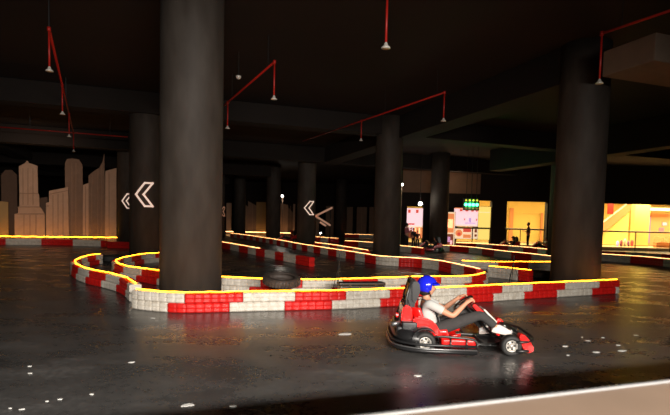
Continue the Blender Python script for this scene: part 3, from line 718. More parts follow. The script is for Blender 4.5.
# ------------------------------------------------------------------ go-kart
def wheel(parent, x, y, r, w_, rimr, nm='wheel'):
    Rm = Matrix.Translation((x, y, r)) @ Matrix.Rotation(PI / 2, 4, 'X')
    h = w_ / 2
    bm = NB(); lathe(bm, [(rimr, -h * .9), (rimr + .01, -h), (r * .86, -h), (r * .97, -h * .8), (r, -h * .5), (r, h * .5), (r * .97, h * .8), (r * .86, h), (rimr + .01, h), (rimr, h * .9), (rimr, -h * .9)], 32, Rm)
    t = obj('tyre', bm, M['rubber'], parent, True)
    s = -1 if y < 0 else 1
    bm = NB()
    Rr_ = Matrix.Translation((x, y, r)) @ Matrix.Rotation(-s * PI / 2, 4, 'X')
    lathe(bm, [(rimr, -h * .85), (rimr * 1.02, h * .9), (rimr * .86, h * .92), (rimr * .8, h * .3), (rimr * .45, h * .25), (rimr * .38, h * .8), (0, h * .85)], 24, Rr_)
    nf = len(bm.faces)
    for k in range(5):
        a = 2 * PI * k / 5; box(bm, Rr_ @ Vector((rimr * .62 * math.cos(a), rimr * .62 * math.sin(a), h * .32)), (rimr * .3, .01, rimr * .3), 0)
    for i, f in enumerate(bm.faces):
        if i >= nf: f.material_index = 1
    obj('rim', bm, [M['rim'], M['black']], t, True)
    return t
def build_kart():
    K = thing('go_kart', 'red and black rental go-kart driven past the front barrier', 'go-kart')
    # frame and floor
    bm = NB(); box(bm, (0.17, 0, 0.055), (1.05, 0.56, 0.016)); obj('floor_pan', bm, M['black'], K)
    bm = NB()
    tube(bm, rounded([(-0.66, -.3, .09), (.3, -.3, .07), (.62, -.16, .08), (.86, -.16, .08)], .1), .017)
    tube(bm, rounded([(-0.66, .3, .09), (.3, .3, .07), (.62, .16, .08), (.86, .16, .08)], .1), .017)
    tube(bm, [(-.45, -.3, .09), (-.45, .3, .09)], .016); tube(bm, [(.3, -.3, .07), (.3, .3, .07)], .016)
    tube(bm, [(.55, -.48, .13), (.55, .48, .13)], .016)
    obj('chassis_tubes', bm, M['blackmetal'], K, True)
    bm = NB(); tube(bm, [(-.52, -.52, .14), (-.52, .52, .14)], .02, 10); obj('rear_axle', bm, M['greymetal'], K, True)
    for y in (-.55, .55): wheel(K, -.52, y, .14, .19, .078)
    for y in (-.55, .55): wheel(K, .57, y, .132, .135, .075)
    # rear and side bumper: a wrap-around rail with a wide plastic skirt
    loop = [(.12, -.68, 0), (-.62, -.68, 0), (-.93, -.46, 0), (-.95, .46, 0), (-.62, .68, 0), (.12, .68, 0)]
    def lift(z, inset=0): return rounded([Vector((x * (1 if x > 0 else (1 - inset)), y * (1 - inset), z)) for x, y, _ in loop], .22, 6)
    bm = NB(); q = lift(.075); q2 = lift(.145)
    for zz, rr in ((.05, .026), (.125, .018)): tube(bm, lift(zz, 0.01 if zz > .1 else 0), rr, 10)
    obj('wrap_bumper', bm, M['black'], K, True)
    bm = NB(); tube(bm, [p + Vector((0, 0, 0)) for p in lift(.078, -.006)], .010, 8); obj('bumper_trim', bm, M['greymetal'], K, True)
    # rear plastic skirt
    rl = rounded([(-.60, -.66, 0), (-.90, -.44, 0), (-.92, .44, 0), (-.60, .66, 0)], .2, 6)
    bm = NB(); rings = []
    for p in rl:
        n_ = Vector((p.x + .3, p.y, 0)).normalized()
        rings.append([bm.verts.new(p + n_ * a + Vector((0, 0, z))) for a, z in ((0, .13), (.01, .19), (-.03, .25), (-.08, .27), (-.16, .26), (-.16, .22), (-.06, .21), (-.04, .13))])
    for A, B in zip(rings, rings[1:]):
        for j in range(8): bm.faces.new((A[j], A[(j + 1) % 8], B[(j + 1) % 8], B[j]))
    bm.faces.new(rings[0]); bm.faces.new(rings[-1][::-1]); obj('rear_skirt', bm, M['black'], K, True)
    # side pods: red shell inside a black tube cage
    for s in (-1, 1):
        bm = NB(); box(bm, (-.09, s * .52, .14), (.44, .18, .12), bev=.03); obj('side_pod', bm, M['kred'], K, True)
        bm = NB(); top = rounded([(-.46, s * .60, .21), (-.3, s * .63, .235), (.02, s * .63, .215), (.13, s * .62, .19), (.14, s * .64, .07)], .05)
        tube(bm, top, .015)
        for x in (-.2, .0): tube(bm, [(x, s * .63, .225), (x, s * .66, .07)], .011, 6)
        tube(bm, [(.13, s * .6, .1), (.16, s * .3, .07)], .014)
        obj('side_cage', bm, M['blackmetal'], K, True)
    # hump over the rear wheel
    for s in (-1, 1):
        bm = NB(); arc = [( -.52 + .175 * math.cos(R(a)), s * .55, .14 + .175 * math.sin(R(a))) for a in range(10, 171, 16)]
        A = [bm.verts.new((x, y - .09, z)) for x, y, z in arc]; B = [bm.verts.new((x, y + .09, z)) for x, y, z in arc]
        A2 = [bm.verts.new((x * 1.0, y - .09, z + .012)) for x, y, z in arc]; B2 = [bm.verts.new((x, y + .09, z + .012)) for x, y, z in arc]
        for i in range(len(arc) - 1):
            bm.faces.new((A[i], A[i + 1], B[i + 1], B[i])); bm.faces.new((A2[i], B2[i], B2[i + 1], A2[i + 1])); bm.faces.new((A[i], A2[i], A2[i + 1], A[i + 1])); bm.faces.new((B[i], B[i + 1], B2[i + 1], B2[i]))
        obj('mudguard', bm, M['black'], K, True)
    # seat shell: side profile swept across width with bolsters
    prof = [(.0, .13), (-.14, .09), (-.36, .09), (-.50, .14), (-.58, .26), (-.63, .42), (-.66, .52)]
    prof = rounded([(x, 0, z) for x, z in prof], .08, 3)
    bm = NB(); rings = []
    for i, p in enumerate(prof):
        u = i / (len(prof) - 1); bol = .10 * (1 - .3 * u) if u > .15 else .04
        fw = Vector((1, 0, 0)) * (u) + Vector((0, 0, 1)) * (1 - u); fw.normalize(); row = []
        for y, k in ((-.25, 1.7), (-.235, 1.0), (-.19, .3), (-.08, 0), (.08, 0), (.19, .3), (.235, 1.0), (.25, 1.7)):
            row.append(bm.verts.new(p + Vector((0, y * (1 - .12 * u), 0)) + fw * bol * k))
        for y, k in ((.265, 1.7), (.25, .9), (.2, .15), (.08, -.15), (-.08, -.15), (-.2, .15), (-.25, .9), (-.265, 1.7)):
            row.append(bm.verts.new(p + Vector((0, y * (1 - .12 * u), 0)) + fw * bol * k - fw * .004))
        rings.append(row)
    for A, B in zip(rings, rings[1:]):
        for j in range(16): bm.faces.new((A[j], A[(j + 1) % 16], B[(j + 1) % 16], B[j]))
    bm.faces.new(rings[0]); bm.faces.new(rings[-1][::-1]); obj('seat', bm, M['kred'], K, True)
    # red side body panel beside seat, sloping down to the front
    for s in (-1, 1):
        bm = NB(); prism(bm, [(-.66, .17), (-.65, .40), (-.60, .43), (-.44, .40), (-.36, .35), (-.27, .20), (-.24, .15)], s * .29, s * .40, lambda a, b, d: Vector((a, d, b)))
        bmesh.ops.bevel(bm, geom=bm.edges[:], offset=.018, segments=2, affect='EDGES'); obj('body_panel', bm, M['kred'], K)
    bm = NB(); prism(bm, [(-.80, .22), (-.80, .44), (-.77, .55), (-.70, .56), (-.66, .50), (-.63, .22)], -.28, .28, lambda a, b, d: Vector((a, d, b)))
    bmesh.ops.bevel(bm, geom=bm.edges[:], offset=.02, segments=2, affect='EDGES'); obj('engine_cover', bm, M['kred'], K)
    bm = NB(); box(bm, (-.74, 0, .2), (.26, .8, .2), bev=.03); box(bm, (-.7, -.36, .28), (.2, .14, .16), bev=.02); obj('engine', bm, M['black'], K, True)
    bm = NB(); tube(bm, [(-.82, -.30, .33), (-.93, -.34, .31)], .028, 10); obj('exhaust', bm, M['greymetal'], K, True)
    bm = NB(); lathe(bm, [(0, 0), (.03, 0), (.035, .03), (0, .035)], 12, Matrix.Translation((-.84, -.25, .42)) @ Matrix.Rotation(-PI / 2, 4, 'Y')); obj('rear_light', bm, M['kred'], K)
    # tall padded back rest with head rest
    bm = NB()
    for s in (-1, 1): tube(bm, rounded([(-.66, s * .19, .10), (-.74, s * .19, .62), (-.66, s * .15, .90)], .1), .018)
    tube(bm, [(-.66, -.15, .90), (-.66, .15, .90)], .018); tube(bm, [(-.735, -.19, .6), (-.735, .19, .6)], .015)
    for s in (-1, 1): tube(bm, [(-.735, s * .19, .6), (-.86, s * .25, .25)], .014)
    obj('roll_bar', bm, M['blackmetal'], K, True)
    bm = NB(); prism(bm, [(-.62, .44), (-.68, .46), (-.73, .64), (-.69, .86), (-.63, .89), (-.59, .86), (-.585, .72), (-.60, .60)], -.16, .16, lambda a, b, d: Vector((a, d, b)))
    bmesh.ops.bevel(bm, geom=bm.edges[:], offset=.022, segments=3, affect='EDGES'); obj('head_rest', bm, M['black'], K)
    for s in (-1, 1):
        bm = NB(); prism(bm, [(-.60, .58), (-.66, .60), (-.665, .84), (-.62, .88), (-.56, .85), (-.545, .74)], s * .155, s * .195, lambda a, b, d: Vector((a, d, b)))
        bmesh.ops.bevel(bm, geom=bm.edges[:], offset=.014, segments=2, affect='EDGES'); obj('head_rest_wing', bm, M['black'], K)
        bm = NB(); q = rounded([(-.60, s * .09, .60), (-.50, s * .12, .63), (-.32, s * .10, .50), (-.26, s * .13, .30), (-.36, s * .2, .19)], .06); 
        A = [bm.verts.new(p + Vector((.0, -.02, 0))) for p in q]; B = [bm.verts.new(p + Vector((.0, .02, 0))) for p in q]; A2 = [bm.verts.new(p + Vector((.012, -.02, .008))) for p in q]; B2 = [bm.verts.new(p + Vector((.012, .02, .008))) for p in q]
        for i in range(len(q) - 1):
            for a_, b_ in ((A, B), (B, B2), (B2, A2), (A2, A)): bm.faces.new((a_[i], a_[i + 1], b_[i + 1], b_[i]))
        o = obj('seat_belt', bm, M['black'], K, True); 
    # steering
    cx, cz = .07, .575; tl = R(38)
    Ms = Matrix.Translation((cx, 0, cz)) @ Matrix.Rotation(-tl, 4, 'Y')
    bm = NB(); q = [Ms @ Vector((.145 * math.cos(2 * PI * k / 32), .155 * math.sin(2 * PI * k / 32), 0)) for k in range(32)]; tube(bm, q, .015, 8, closed=True)
    sw = obj('steering_wheel', bm, M['black'], K, True)
    bm = NB(); bmx = Matrix.Translation((cx, 0, cz)) @ Matrix.Rotation(-tl, 4, 'Y'); lathe(bm, [(0, -.02), (.055, -.02), (.055, .015), (.04, .022), (0, .022)], 20, bmx)
    for a in (0, 125, 235): 
        e = Ms @ Vector((.14 * math.cos(R(a)), .15 * math.sin(R(a)), 0)); tube(bm, [Ms @ Vector((0, 0, 0)), e], .013, 6)
    obj('hub', bm, M['greymetal'], sw, True)
    bm = NB(); tube(bm, [(cx, 0, cz), (.50, 0, .12)], .014, 8); obj('steering_column', bm, M['blackmetal'], K, True)
    # front fairing panel: red with a white right border
    bm = NB(); prism(bm, [(.16, .56), (.20, .585), (.30, .50), (.50, .32), (.56, .17), (.52, .15), (.44, .28), (.25, .46)], -.15, .17, lambda a, b, d: Vector((a, d, b)))
    bmesh.ops.bevel(bm, geom=bm.edges[:], offset=.012, segments=2, affect='EDGES'); fo_ = obj('front_fairing', bm, M['kred'], K)
    bm = NB(); prism(bm, [(.31, .51), (.33, .52), (.50, .355), (.485, .33)], -.16, .12, lambda a, b, d: Vector((a, d, b))); obj('fairing_decal', bm, M['white'], fo_)
    # nose: black bumper with red corner pieces
    bm = NB()
    for z, rr in ((.075, .022), (.19, .018)):
        tube(bm, rounded([(.62, -.62, z), (.80, -.60, z), (.93, -.34, z), (.95, .34, z), (.80, .60, z), (.62, .62, z)], .14, 5), rr, 8)
    for y in (-.5, -.25, .25, .5): tube(bm, [(.90 if abs(y) < .4 else .84, y, .07), (.89 if abs(y) < .4 else .83, y, .2)], .014, 6)
    for y in (-.16, .16): tube(bm, [(.84, y, .08), (.95, y, .075)], .014)
    obj('front_bumper', bm, M['black'], K, True)
    bm = NB(); prism(bm, [(.72, .06), (.68, .24), (.74, .26), (.88, .12), (.93, .06)], -.44, .44, lambda a, b, d: Vector((a, d, b)))
    bmesh.ops.bevel(bm, geom=bm.edges[:], offset=.02, segments=2, affect='EDGES'); obj('nose_cone', bm, M['black'], K)
    for s in (-1, 1):
        bm = NB(); prism(bm, [(.66, .27), (.71, .29), (.78, .23), (.86, .10), (.82, .05), (.76, .05), (.71, .12)], s * .46, s * .60, lambda a, b, d: Vector((a, d, b)))
        bmesh.ops.bevel(bm, geom=bm.edges[:], offset=.014, segments=2, affect='EDGES'); obj('corner_guard', bm, M['kred'], K)
    for s in (-1, 1):
        bm = NB(); box(bm, (.70, s * .15, .2), (.02, .09, .12), bev=.005, ry=R(-20)); tube(bm, [(.68, s * .15, .06), (.70, s * .15, .2)], .01, 6); obj('pedal', bm, M['greymetal'], K)
    return K
kart = build_kart()
pr = gz(425, 351.5); pf = gz(510.5, 354.5); hd = (pf - pr); KA = math.atan2(hd.y, hd.x)
mid = (pr + pf) / 2; left = Vector((-math.sin(KA), math.cos(KA), 0)); K0 = mid + left * 0.50 - hd.normalized() * 0.045
kart.location = (K0.x, K0.y, 0); kart.rotation_euler = (0, 0, KA)

# ------------------------------------------------------------------ people
def skin_mesh(chains, root_first=True, sub=2):
    """chains: list of (points, radii); shared points join up. returns bmesh"""
    idx = {}; vs = []; rad = []; es = []
    for pts, rs in chains:
        prev = None
        for p, r in zip(pts, rs):
            k = tuple(round(c, 4) for c in p)
            if k not in idx: idx[k] = len(vs); vs.append(p); rad.append(r)
            i = idx[k]
            if prev is not None and prev != i: es.append((prev, i))
            prev = i
    me = bpy.data.meshes.new('tmp'); me.from_pydata([tuple(v) for v in vs], es, []); o = bpy.data.objects.new('tmp', me); C.objects.link(o)
    md = o.modifiers.new('s', 'SKIN'); md.use_smooth_shade = True
    if not me.skin_vertices: me.skin_vertices.new() if hasattr(me.skin_vertices, 'new') else None
    if not me.skin_vertices:
        bpy.context.view_layer.objects.active = o; bpy.ops.object.modifier_remove({'object': o}) if False else None
    sv = me.skin_vertices[0].data
    for i, r in enumerate(rad): sv[i].radius = r if isinstance(r, tuple) else (r, r)
    sv[0].use_root = True
    sb = o.modifiers.new('sub', 'SUBSURF'); sb.levels = sub; sb.render_levels = sub
    ev = o.evaluated_get(bpy.context.evaluated_depsgraph_get()); m2 = bpy.data.meshes.new_from_object(ev)
    bm = NB(); bm.from_mesh(m2); bpy.data.objects.remove(o); bpy.data.meshes.remove(me); bpy.data.meshes.remove(m2)
    return bm
def head_bm(c, s=1.0, yaw=0, pitch=0):
    """head facing +x"""
    bm = NB(); bmesh.ops.create_uvsphere(bm, u_segments=24, v_segments=18, radius=1)
    for v in bm.verts:
        x, y, z = v.co
        j = max(0, -z); X_ = x * (.098 - .012 * j * (x < 0)) + .012 * j; Y_ = y * (.076 - .024 * j); Z_ = z * .118
        n_ = math.exp(-((y / .22) ** 2) - ((z + .12) / .22) ** 2) * (x > 0.5); X_ += .026 * n_
        ey = math.exp(-((abs(y) - .42) / .16) ** 2 - ((z - .08) / .12) ** 2) * (x > 0.4); X_ -= .010 * ey
        mo = math.exp(-((y / .3) ** 2) - ((z + .50) / .07) ** 2) * (x > 0.3); X_ += .007 * mo
        ch = math.exp(-((y / .35) ** 2) - ((z + .82) / .15) ** 2) * (x > 0.1); X_ += .014 * ch
        v.co = (X_, Y_, Z_)
    for sgn in (-1, 1):
        r = bmesh.ops.create_uvsphere(bm, u_segments=10, v_segments=8, radius=1)
        bmesh.ops.transform(bm, matrix=Matrix.Translation((-.005, sgn * .078, -.005)) @ Matrix.Diagonal((.02, .009, .032, 1)), verts=r['verts'])
    T = Matrix.Translation(c) @ Matrix.Rotation(yaw, 4, 'Z') @ Matrix.Rotation(pitch, 4, 'Y') @ Matrix.Scale(s, 4)
    bmesh.ops.transform(bm, matrix=T, verts=bm.verts[:]); return bm
def join(a, b):
    me = bpy.data.meshes.new('j'); b.to_mesh(me); b.free(); a.from_mesh(me); bpy.data.meshes.remove(me); return a
def lerp3(a, b, t): return tuple(a[i] + (b[i] - a[i]) * t for i in range(3))
def hand_chains(wrist, fwd, palm_n, side, curl=.9, s=1.0):
    """five finger chains rooted in the palm. fwd: towards fingers, palm_n: direction the palm faces, side: towards the thumb"""
    wv, f, n, sd = Vector(wrist), Vector(fwd).normalized(), Vector(palm_n).normalized(), Vector(side).normalized(); out = []
    palm = wv + f * .045 * s; kn = []
    out.append(([tuple(wv), tuple(palm)], [.022 * s, .026 * s]))
    for i, (o_, L_) in enumerate(((.027, .068), (.009, .078), (-.009, .072), (-.026, .056))):
        b = palm + sd * o_ * s + f * .035 * s; ang = 0; pts = [tuple(palm), tuple(b)]; rs = [.026 * s, .0105 * s]; p = b
        for k in range(3):
            ang += curl * (0.8 if k == 0 else 1.0); d = f * math.cos(ang) + n * math.sin(ang); p = p + d * L_ * (.45, .32, .25)[k] * s; pts.append(tuple(p)); rs.append((.0092, .0085, .007)[k] * s)
        out.append((pts, rs))
    b = wv + f * .02 * s + sd * .024 * s; q = b + (sd * .7 + f * .6 + n * .3).normalized() * .035 * s; q2 = q + (f * .8 + n * .6).normalized() * .03 * s
    out.append(([tuple(palm), tuple(b), tuple(q), tuple(q2)], [.026 * s, .014 * s, .011 * s, .009 * s]))
    return out
def shoe_bm(heel, toe, s=1.0):
    h, t_ = Vector(heel), Vector(toe); f = (t_ - h).normalized(); up = Vector((0, 0, 1)); up = (up - f * up.dot(f)).normalized(); sd = f.cross(up)
    L_ = (t_ - h).length; bm = NB(); rings = []
    for u, w_, hh in ((-.02, .02, .05), (.04, .034, .085), (.2, .038, .10), (.38, .038, .085), (.55, .044, .062), (.75, .048, .05), (.92, .038, .038), (1.0, .018, .025)):
        c = h + f * L_ * u; rings.append([bm.verts.new(c + sd * w_ * s * math.cos(a) + up * (hh * s * (.5 + .5 * math.sin(a)) - .0)) for a in [2 * PI * k / 12 for k in range(12)]])
    for A, B in zip(rings, rings[1:]):
        for j in range(12): bm.faces.new((A[j], A[(j + 1) % 12], B[(j + 1) % 12], B[j]))
    bm.faces.new(rings[0]); bm.faces.new(rings[-1][::-1])
    so = NB(); rings = []
    for u, w_ in ((-.04, .025), (.1, .042), (.4, .04), (.7, .052), (.92, .042), (1.04, .02)):
        c = h + f * L_ * u; rings.append([so.verts.new(c + sd * w_ * s * a + up * b * s) for a, b in ((-1, .018), (1, .018), (1, -.014), (-1, -.014))])
    for A, B in zip(rings, rings[1:]):
        for j in range(4): so.faces.new((A[j], A[(j + 1) % 4], B[(j + 1) % 4], B[j]))
    so.faces.new(rings[0]); so.faces.new(rings[-1][::-1])
    return bm, so
def build_driver():
    t = thing('person', 'person in blue helmet, white shirt and grey trousers steering the kart', 'person')
    pel = (-.34, 0, .20); wst = (-.40, 0, .34); chs = (-.44, 0, .49); nb = (-.45, 0, .605); nk = (-.435, 0, .66); hd_ = (-.43, 0, .78)
    sh = {s: (-.42, s * .175, .575) for s in (-1, 1)}; el = {-1: (-.12, -.27, .43), 1: (-.14, .27, .44)}; wr = {-1: (.075, -.185, .605), 1: (.04, .17, .62)}
    hp = {s: (-.32, s * .095, .20) for s in (-1, 1)}; kn = {-1: (.28, -.155, .445), 1: (.20, .20, .44)}; an = {-1: (.50, -.165, .27), 1: (.41, .17, .18)}; toe = {-1: (.80, -.17, .185), 1: (.58, .17, .17)}
    ch = [([pel, wst, chs, nb, nk, hd_], [(.13, .10), (.125, .09), (.14, .10), (.07, .07), (.052, .052), (.05, .05)])]
    for s in (-1, 1):
        ch.append(([chs, lerp3(chs, sh[s], .6), sh[s], lerp3(sh[s], el[s], .5), el[s], lerp3(el[s], wr[s], .35), wr[s]], [(.14, .10), .075, .058, .050, .043, .041, .027]))
        ch.append(([pel, hp[s], lerp3(hp[s], kn[s], .4), kn[s], lerp3(kn[s], an[s], .35), an[s], lerp3(an[s], toe[s], .35), lerp3(an[s], toe[s], .85)], [(.13, .10), .085, .078, .055, .052, .034, .034, .026]))
        f = Vector((.05, -s * .0, .05)); ch += hand_chains(wr[s], (.55, -s * .25, .35), (.55, 0, -.85) if s < 0 else (.5, 0, -.8), (-.2, -s * .9, .5), .75, 1.0)
    body = skin_mesh(ch); body = join(body, head_bm(hd_, 1.0, R(-4), R(6))); obj('body', body, M['skin'], t, True)
    # shirt
    k = 1.14; ch = [([pel, wst, chs, lerp3(chs, nb, .8)], [(.15, .118), (.145, .112), (.158, .122), (.085, .08)])]
    for s in (-1, 1): ch.append(([chs, lerp3(chs, sh[s], .6), sh[s], lerp3(sh[s], el[s], .45), lerp3(sh[s], el[s], .66)], [(.158, .122), .086, .070, .064, .064]))
    obj('shirt', skin_mesh(ch), M['shirt'], t, True)
    ch = [([(-.37, 0, .27), pel], [(.148, .118), (.15, .118)])]
    for s in (-1, 1): ch.append(([pel, hp[s], lerp3(hp[s], kn[s], .45), kn[s], lerp3(kn[s], an[s], .4), lerp3(kn[s], an[s], .9)], [(.15, .118), .103, .094, .074, .066, .056]))
    obj('trousers', skin_mesh(ch), M['trouser'], t, True)
    for s in (-1, 1):
        a_ = Vector(an[s]); tt = Vector(toe[s]); d = (tt - a_).normalized()
        b1, b2 = shoe_bm(a_ - d * .06 + Vector((0, 0, -.055)), tt + Vector((0, 0, -.02))); o = obj('shoe', b1, M['shoe'], t, True); obj('sole', b2, M['sole'], o)
    # helmet: shell with a face opening, visor peak and strap
    bm = NB(); bmesh.ops.create_uvsphere(bm, u_segments=32, v_segments=24, radius=1)
    dead = [f for f in bm.faces if (lambda c: c.x > .42 and c.z < .28 or c.z < -.62 or (c.x > .1 and c.z < -.35))(f.calc_center_median())]
    bmesh.ops.delete(bm, geom=dead, context='FACES')
    bmesh.ops.transform(bm, matrix=Matrix.Translation((hd_[0] - .005, 0, hd_[2] + .02)) @ Matrix.Rotation(R(6), 4, 'Y') @ Matrix.Diagonal((.142, .122, .142, 1)), verts=bm.verts[:])
    he = obj('helmet', bm, M['helmet'], t, True); sd_ = he.modifiers.new('shell', 'SOLIDIFY'); sd_.thickness = .016; sd_.offset = -1
    bm = NB(); q = []
    for a in range(-70, 71, 10): q.append((hd_[0] + .125 * math.cos(R(a)) + .012, .118 * math.sin(R(a)), hd_[2] + .045))
    A = [bm.verts.new(p) for p in q]; B = [bm.verts.new((p[0] + .035 * math.cos(math.atan2(p[1], p[0] - hd_[0])), p[1] * 1.05, p[2] - .012)) for p in q]; B2 = [bm.verts.new(v.co + Vector((0, 0, .012))) for v in B]; A2 = [bm.verts.new(v.co + Vector((0, 0, .022))) for v in A]
    for i in range(len(q) - 1):
        for a_, b_ in ((A, B), (B, B2), (B2, A2), (A2, A)): bm.faces.new((a_[i], a_[i + 1], b_[i + 1], b_[i]))
    obj('helmet_peak', bm, M['helmet'], he, True)
    bm = NB(); tube(bm, [(hd_[0] + .0, -.098, hd_[2] - .03), (hd_[0] + .04, -.075, hd_[2] - .11), (hd_[0] + .055, 0, hd_[2] - .135), (hd_[0] + .04, .075, hd_[2] - .11), (hd_[0], .098, hd_[2] - .03)], .008, 6); obj('chin_strap', bm, M['black'], he, True)
    bm = NB(); bmesh.ops.create_uvsphere(bm, u_segments=20, v_segments=14, radius=1); bmesh.ops.transform(bm, matrix=Matrix.Translation((hd_[0] - .03, 0, hd_[2] - .055)) @ Matrix.Diagonal((.088, .082, .075, 1)), verts=bm.verts[:]); obj('hair', bm, M['hair'], t, True)
    return t
driver = build_driver(); driver.location = kart.location; driver.rotation_euler = kart.rotation_euler

# other karts, far away
def bg_kart(px, py, heading, lk, ld, sw):
    q = gz(px, py, 0); k = dup(kart, (q.x, q.y, 0), heading, lk, swap=None); d = dup(driver, (q.x, q.y, 0), heading, ld, swap=sw)
bg_kart(286, 242.0, R(200), 'small distant go-kart between two far columns, left of the far chevron', 'person in dark red clothes seated in the distant kart left of far chevron', {'helmet': M['helmetred'], 'shirt': M['helmetred'], 'helmet_peak': M['helmetred']})
bg_kart(428, 251.6, R(170), 'distant go-kart right of the middle column, behind the short barrier', 'person in dark clothes seated in the kart right of middle column', {'helmet': M['dark'], 'shirt': M['dark'], 'helmet_peak': M['dark']})
bg_kart(507, 249.4, R(185), 'distant red go-kart below the railing, left of standing spectator', 'person in dark clothes seated in the kart left of standing spectator', {'helmet': M['dark'], 'shirt': M['dark'], 'helmet_peak': M['dark']})
bg_kart(540, 250.3, R(178), 'distant go-kart below the railing, right of standing spectator', 'person in pale shirt seated in the kart right of standing spectator', {'helmet': M['dark'], 'helmet_peak': M['dark']})

def standing(label, loc, rz, top, leg, h=1.68, arm='hold', hairm='hair'):
    t = thing('person', label, 'person', loc, rz); k = h / 1.75
    P = lambda x, y, z: (x * k, y * k, z * k)
    pel, wst, chs, nb, nk, hd_ = P(0, 0, .95), P(0, 0, 1.1), P(-.01, 0, 1.3), P(-.01, 0, 1.46), P(0, 0, 1.53), P(.015, 0, 1.635)
    ch = [([pel, wst, chs, nb, nk, hd_], [(.15 * k, .1 * k), (.13 * k, .095 * k), (.15 * k, .105 * k), (.07 * k, .06 * k), .052 * k, .05 * k])]; sl = [([pel, wst, chs, nb], [(.168 * k, .12 * k), (.15 * k, .115 * k), (.168 * k, .125 * k), (.085 * k, .08 * k)])]; tr = [([P(0, 0, 1.0), pel], [(.155 * k, .11 * k), (.165 * k, .12 * k)])]
    for s in (-1, 1):
        sh, el = P(-.01, s * .19, 1.42), P(-.02 if arm != 'hold' else .02, s * .27, 1.14); wr = P(.26, s * .12, 1.17) if arm == 'hold' else P(.04, s * .28, .88)
        hp, kn, an, toe = P(0, s * .09, .92), P(.02, s * .11, .5), P(-.01, s * .12, .09), P(.15, s * .14, .035)
        ch += [([chs, P(-.01, s * .12, 1.40), sh, lerp3(sh, el, .5), el, wr], [(.15 * k, .105 * k), .07 * k, .052 * k, .044 * k, .037 * k, .024 * k]), ([pel, hp, lerp3(hp, kn, .5), kn, lerp3(kn, an, .4), an, toe], [(.15 * k, .1 * k), .09 * k, .078 * k, .055 * k, .053 * k, .035 * k, .03 * k])]
        f = Vector(wr) - Vector(el); ch += hand_chains(wr, tuple(f), (0, -s, -.2) if arm == 'hold' else (0, -s, 0), (0.2, 0, 1) if arm == 'hold' else (1, 0, 0), .35, k)
        sl.append(([chs, P(-.01, s * .12, 1.40), sh, lerp3(sh, el, .5), el, lerp3(el, wr, .7)], [(.168 * k, .125 * k), .085 * k, .068 * k, .06 * k, .052 * k, .042 * k])); tr.append(([pel, hp, lerp3(hp, kn, .5), kn, lerp3(kn, an, .9)], [(.165 * k, .12 * k), .105 * k, .092 * k, .07 * k, .058 * k]))
        b1, b2 = shoe_bm(P(-.07, s * .12, .02), P(.19, s * .145, .02), k); o = obj('shoe', b1, M['dark'], t, True); obj('sole', b2, M['sole'], o)
    b = skin_mesh(ch, sub=1); b = join(b, head_bm(hd_, k)); obj('body', b, M['skin'], t, True)
    obj('jacket', skin_mesh(sl, sub=1), M[top], t, True); obj('trousers', skin_mesh(tr, sub=1), M[leg], t, True)
    bm = NB(); bmesh.ops.create_uvsphere(bm, u_segments=16, v_segments=12, radius=1); dead = [f for f in bm.faces if (lambda c: c.x > .35 and c.z < .45 or c.z < -.6)(f.calc_center_median())]; bmesh.ops.delete(bm, geom=dead, context='FACES')
    bmesh.ops.transform(bm, matrix=Matrix.Translation((hd_[0] - .012, 0, hd_[2] + .018)) @ Matrix.Diagonal((.105 * k, .088 * k, .122 * k, 1)), verts=bm.verts[:]); obj('hair', bm, M[hairm], t, True)
    return t
q = gy(528, 240, MY - 0.75); standing('person in dark clothes with brown jacket standing at the railing', (q.x, MY - 0.75, 0.0), R(150), 'orangecloth', 'dark', 1.92)
q = gy(406.5, 240, 32.5); standing('person in pink top standing by the lamp pole, right of middle column', (q.x, 32.5, 0), R(20), 'pinkcloth', 'dark', 1.66)
q = gy(413.5, 240, 33.6); standing('person in black standing before the lit poster with letters', (q.x, 33.6, 0), R(-60), 'dark', 'dark', 1.35, 'down')
q = gy(417.5, 240, 32.8); standing('small person in black beside the short barrier, right of the others', (q.x, 32.8, 0), R(-120), 'dark', 'dark', 1.2, 'down')

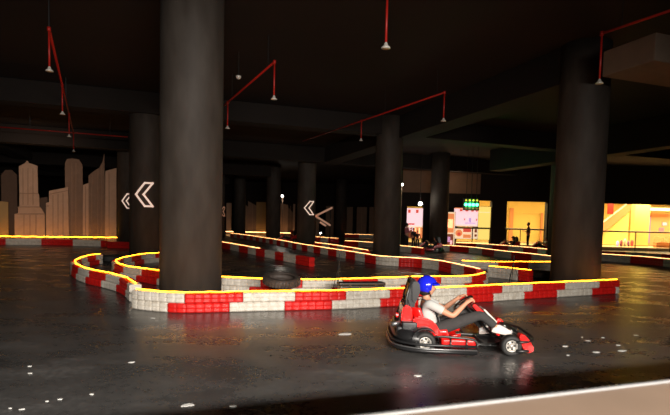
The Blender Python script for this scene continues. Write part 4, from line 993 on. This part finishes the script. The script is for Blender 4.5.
# ------------------------------------------------------------------ thin white patches on the floor
rnd = random.Random(11)
spots = [(345, 334, 9), (418, 375.5, 5), (565, 346, 5), (596, 352, 5), (622, 350.5, 6), (588, 340.5, 3), (618, 345, 3), (636, 335, 3), (582, 337, 2), (603, 337.5, 3), (188, 405, 8), (92, 394, 3), (132, 362, 4), (30, 366, 3), (30, 373, 3), (22, 409, 3), (47, 401, 2), (233, 406, 4), (568, 355, 2), (153, 318, 3), (10, 408, 2.5), (60, 399, 2.5)]
SL = {}
desc = ['lone white scrap on the floor between front barrier and kart', 'white scrap on the floor just below the rear of the kart', 'long white scrap nearest to the kart nose', 'pale white scrap in the middle of the row right of the kart', 'brightest white scrap at right end of the row', 'small white scrap above the middle one, right of the kart',
 'small white scrap directly above the brightest one', 'white scrap farthest right on the golden floor', 'small white scrap upper left of the row right of the kart', 'small white scrap in the gap between the two upper ones', 'large white scrap at bottom edge left of centre', 'white scrap on the dark floor midway across lower left', 'faint white scrap below the big left column',
 'upper of two scraps near left edge of the floor', 'lower of two scraps near left edge of the floor', 'white scrap at bottom left corner, right of the corner pair', 'tiny scrap above the bottom left corner group', 'white scrap at bottom edge right of the large one', 'tiny scrap under the long one right of the kart', 'tiny scrap on the floor just below front barrier corner', 'leftmost scrap in the bottom left corner', 'rightmost tiny scrap of the bottom left corner group']
for (px, py, _), d_ in zip(spots, desc): SL[(px, py)] = d_
for px, py, wpx in spots:
    q = gz(px, py, 0.004); D_ = q.y; r = 0.8 * wpx / FPX * D_; n_ = 9; bm = NB(); pl = []
    for k in range(n_):
        a = 2 * PI * k / n_; rr = r * (.75 + .5 * rnd.random()); pl.append((rr * math.cos(a), rr * math.sin(a) * .55))
    prism(bm, pl, 0, 0.004, lambda a, b, d: Vector((a, b, d)))
    o = obj('paper_scrap', bm, M['scrap']); o.location = (q.x, q.y, 0.001); o.rotation_euler = (0, 0, rnd.uniform(-.4, .6))
    tag(o, SL[(px, py)] , 'scrap', 'white scraps on the track floor')
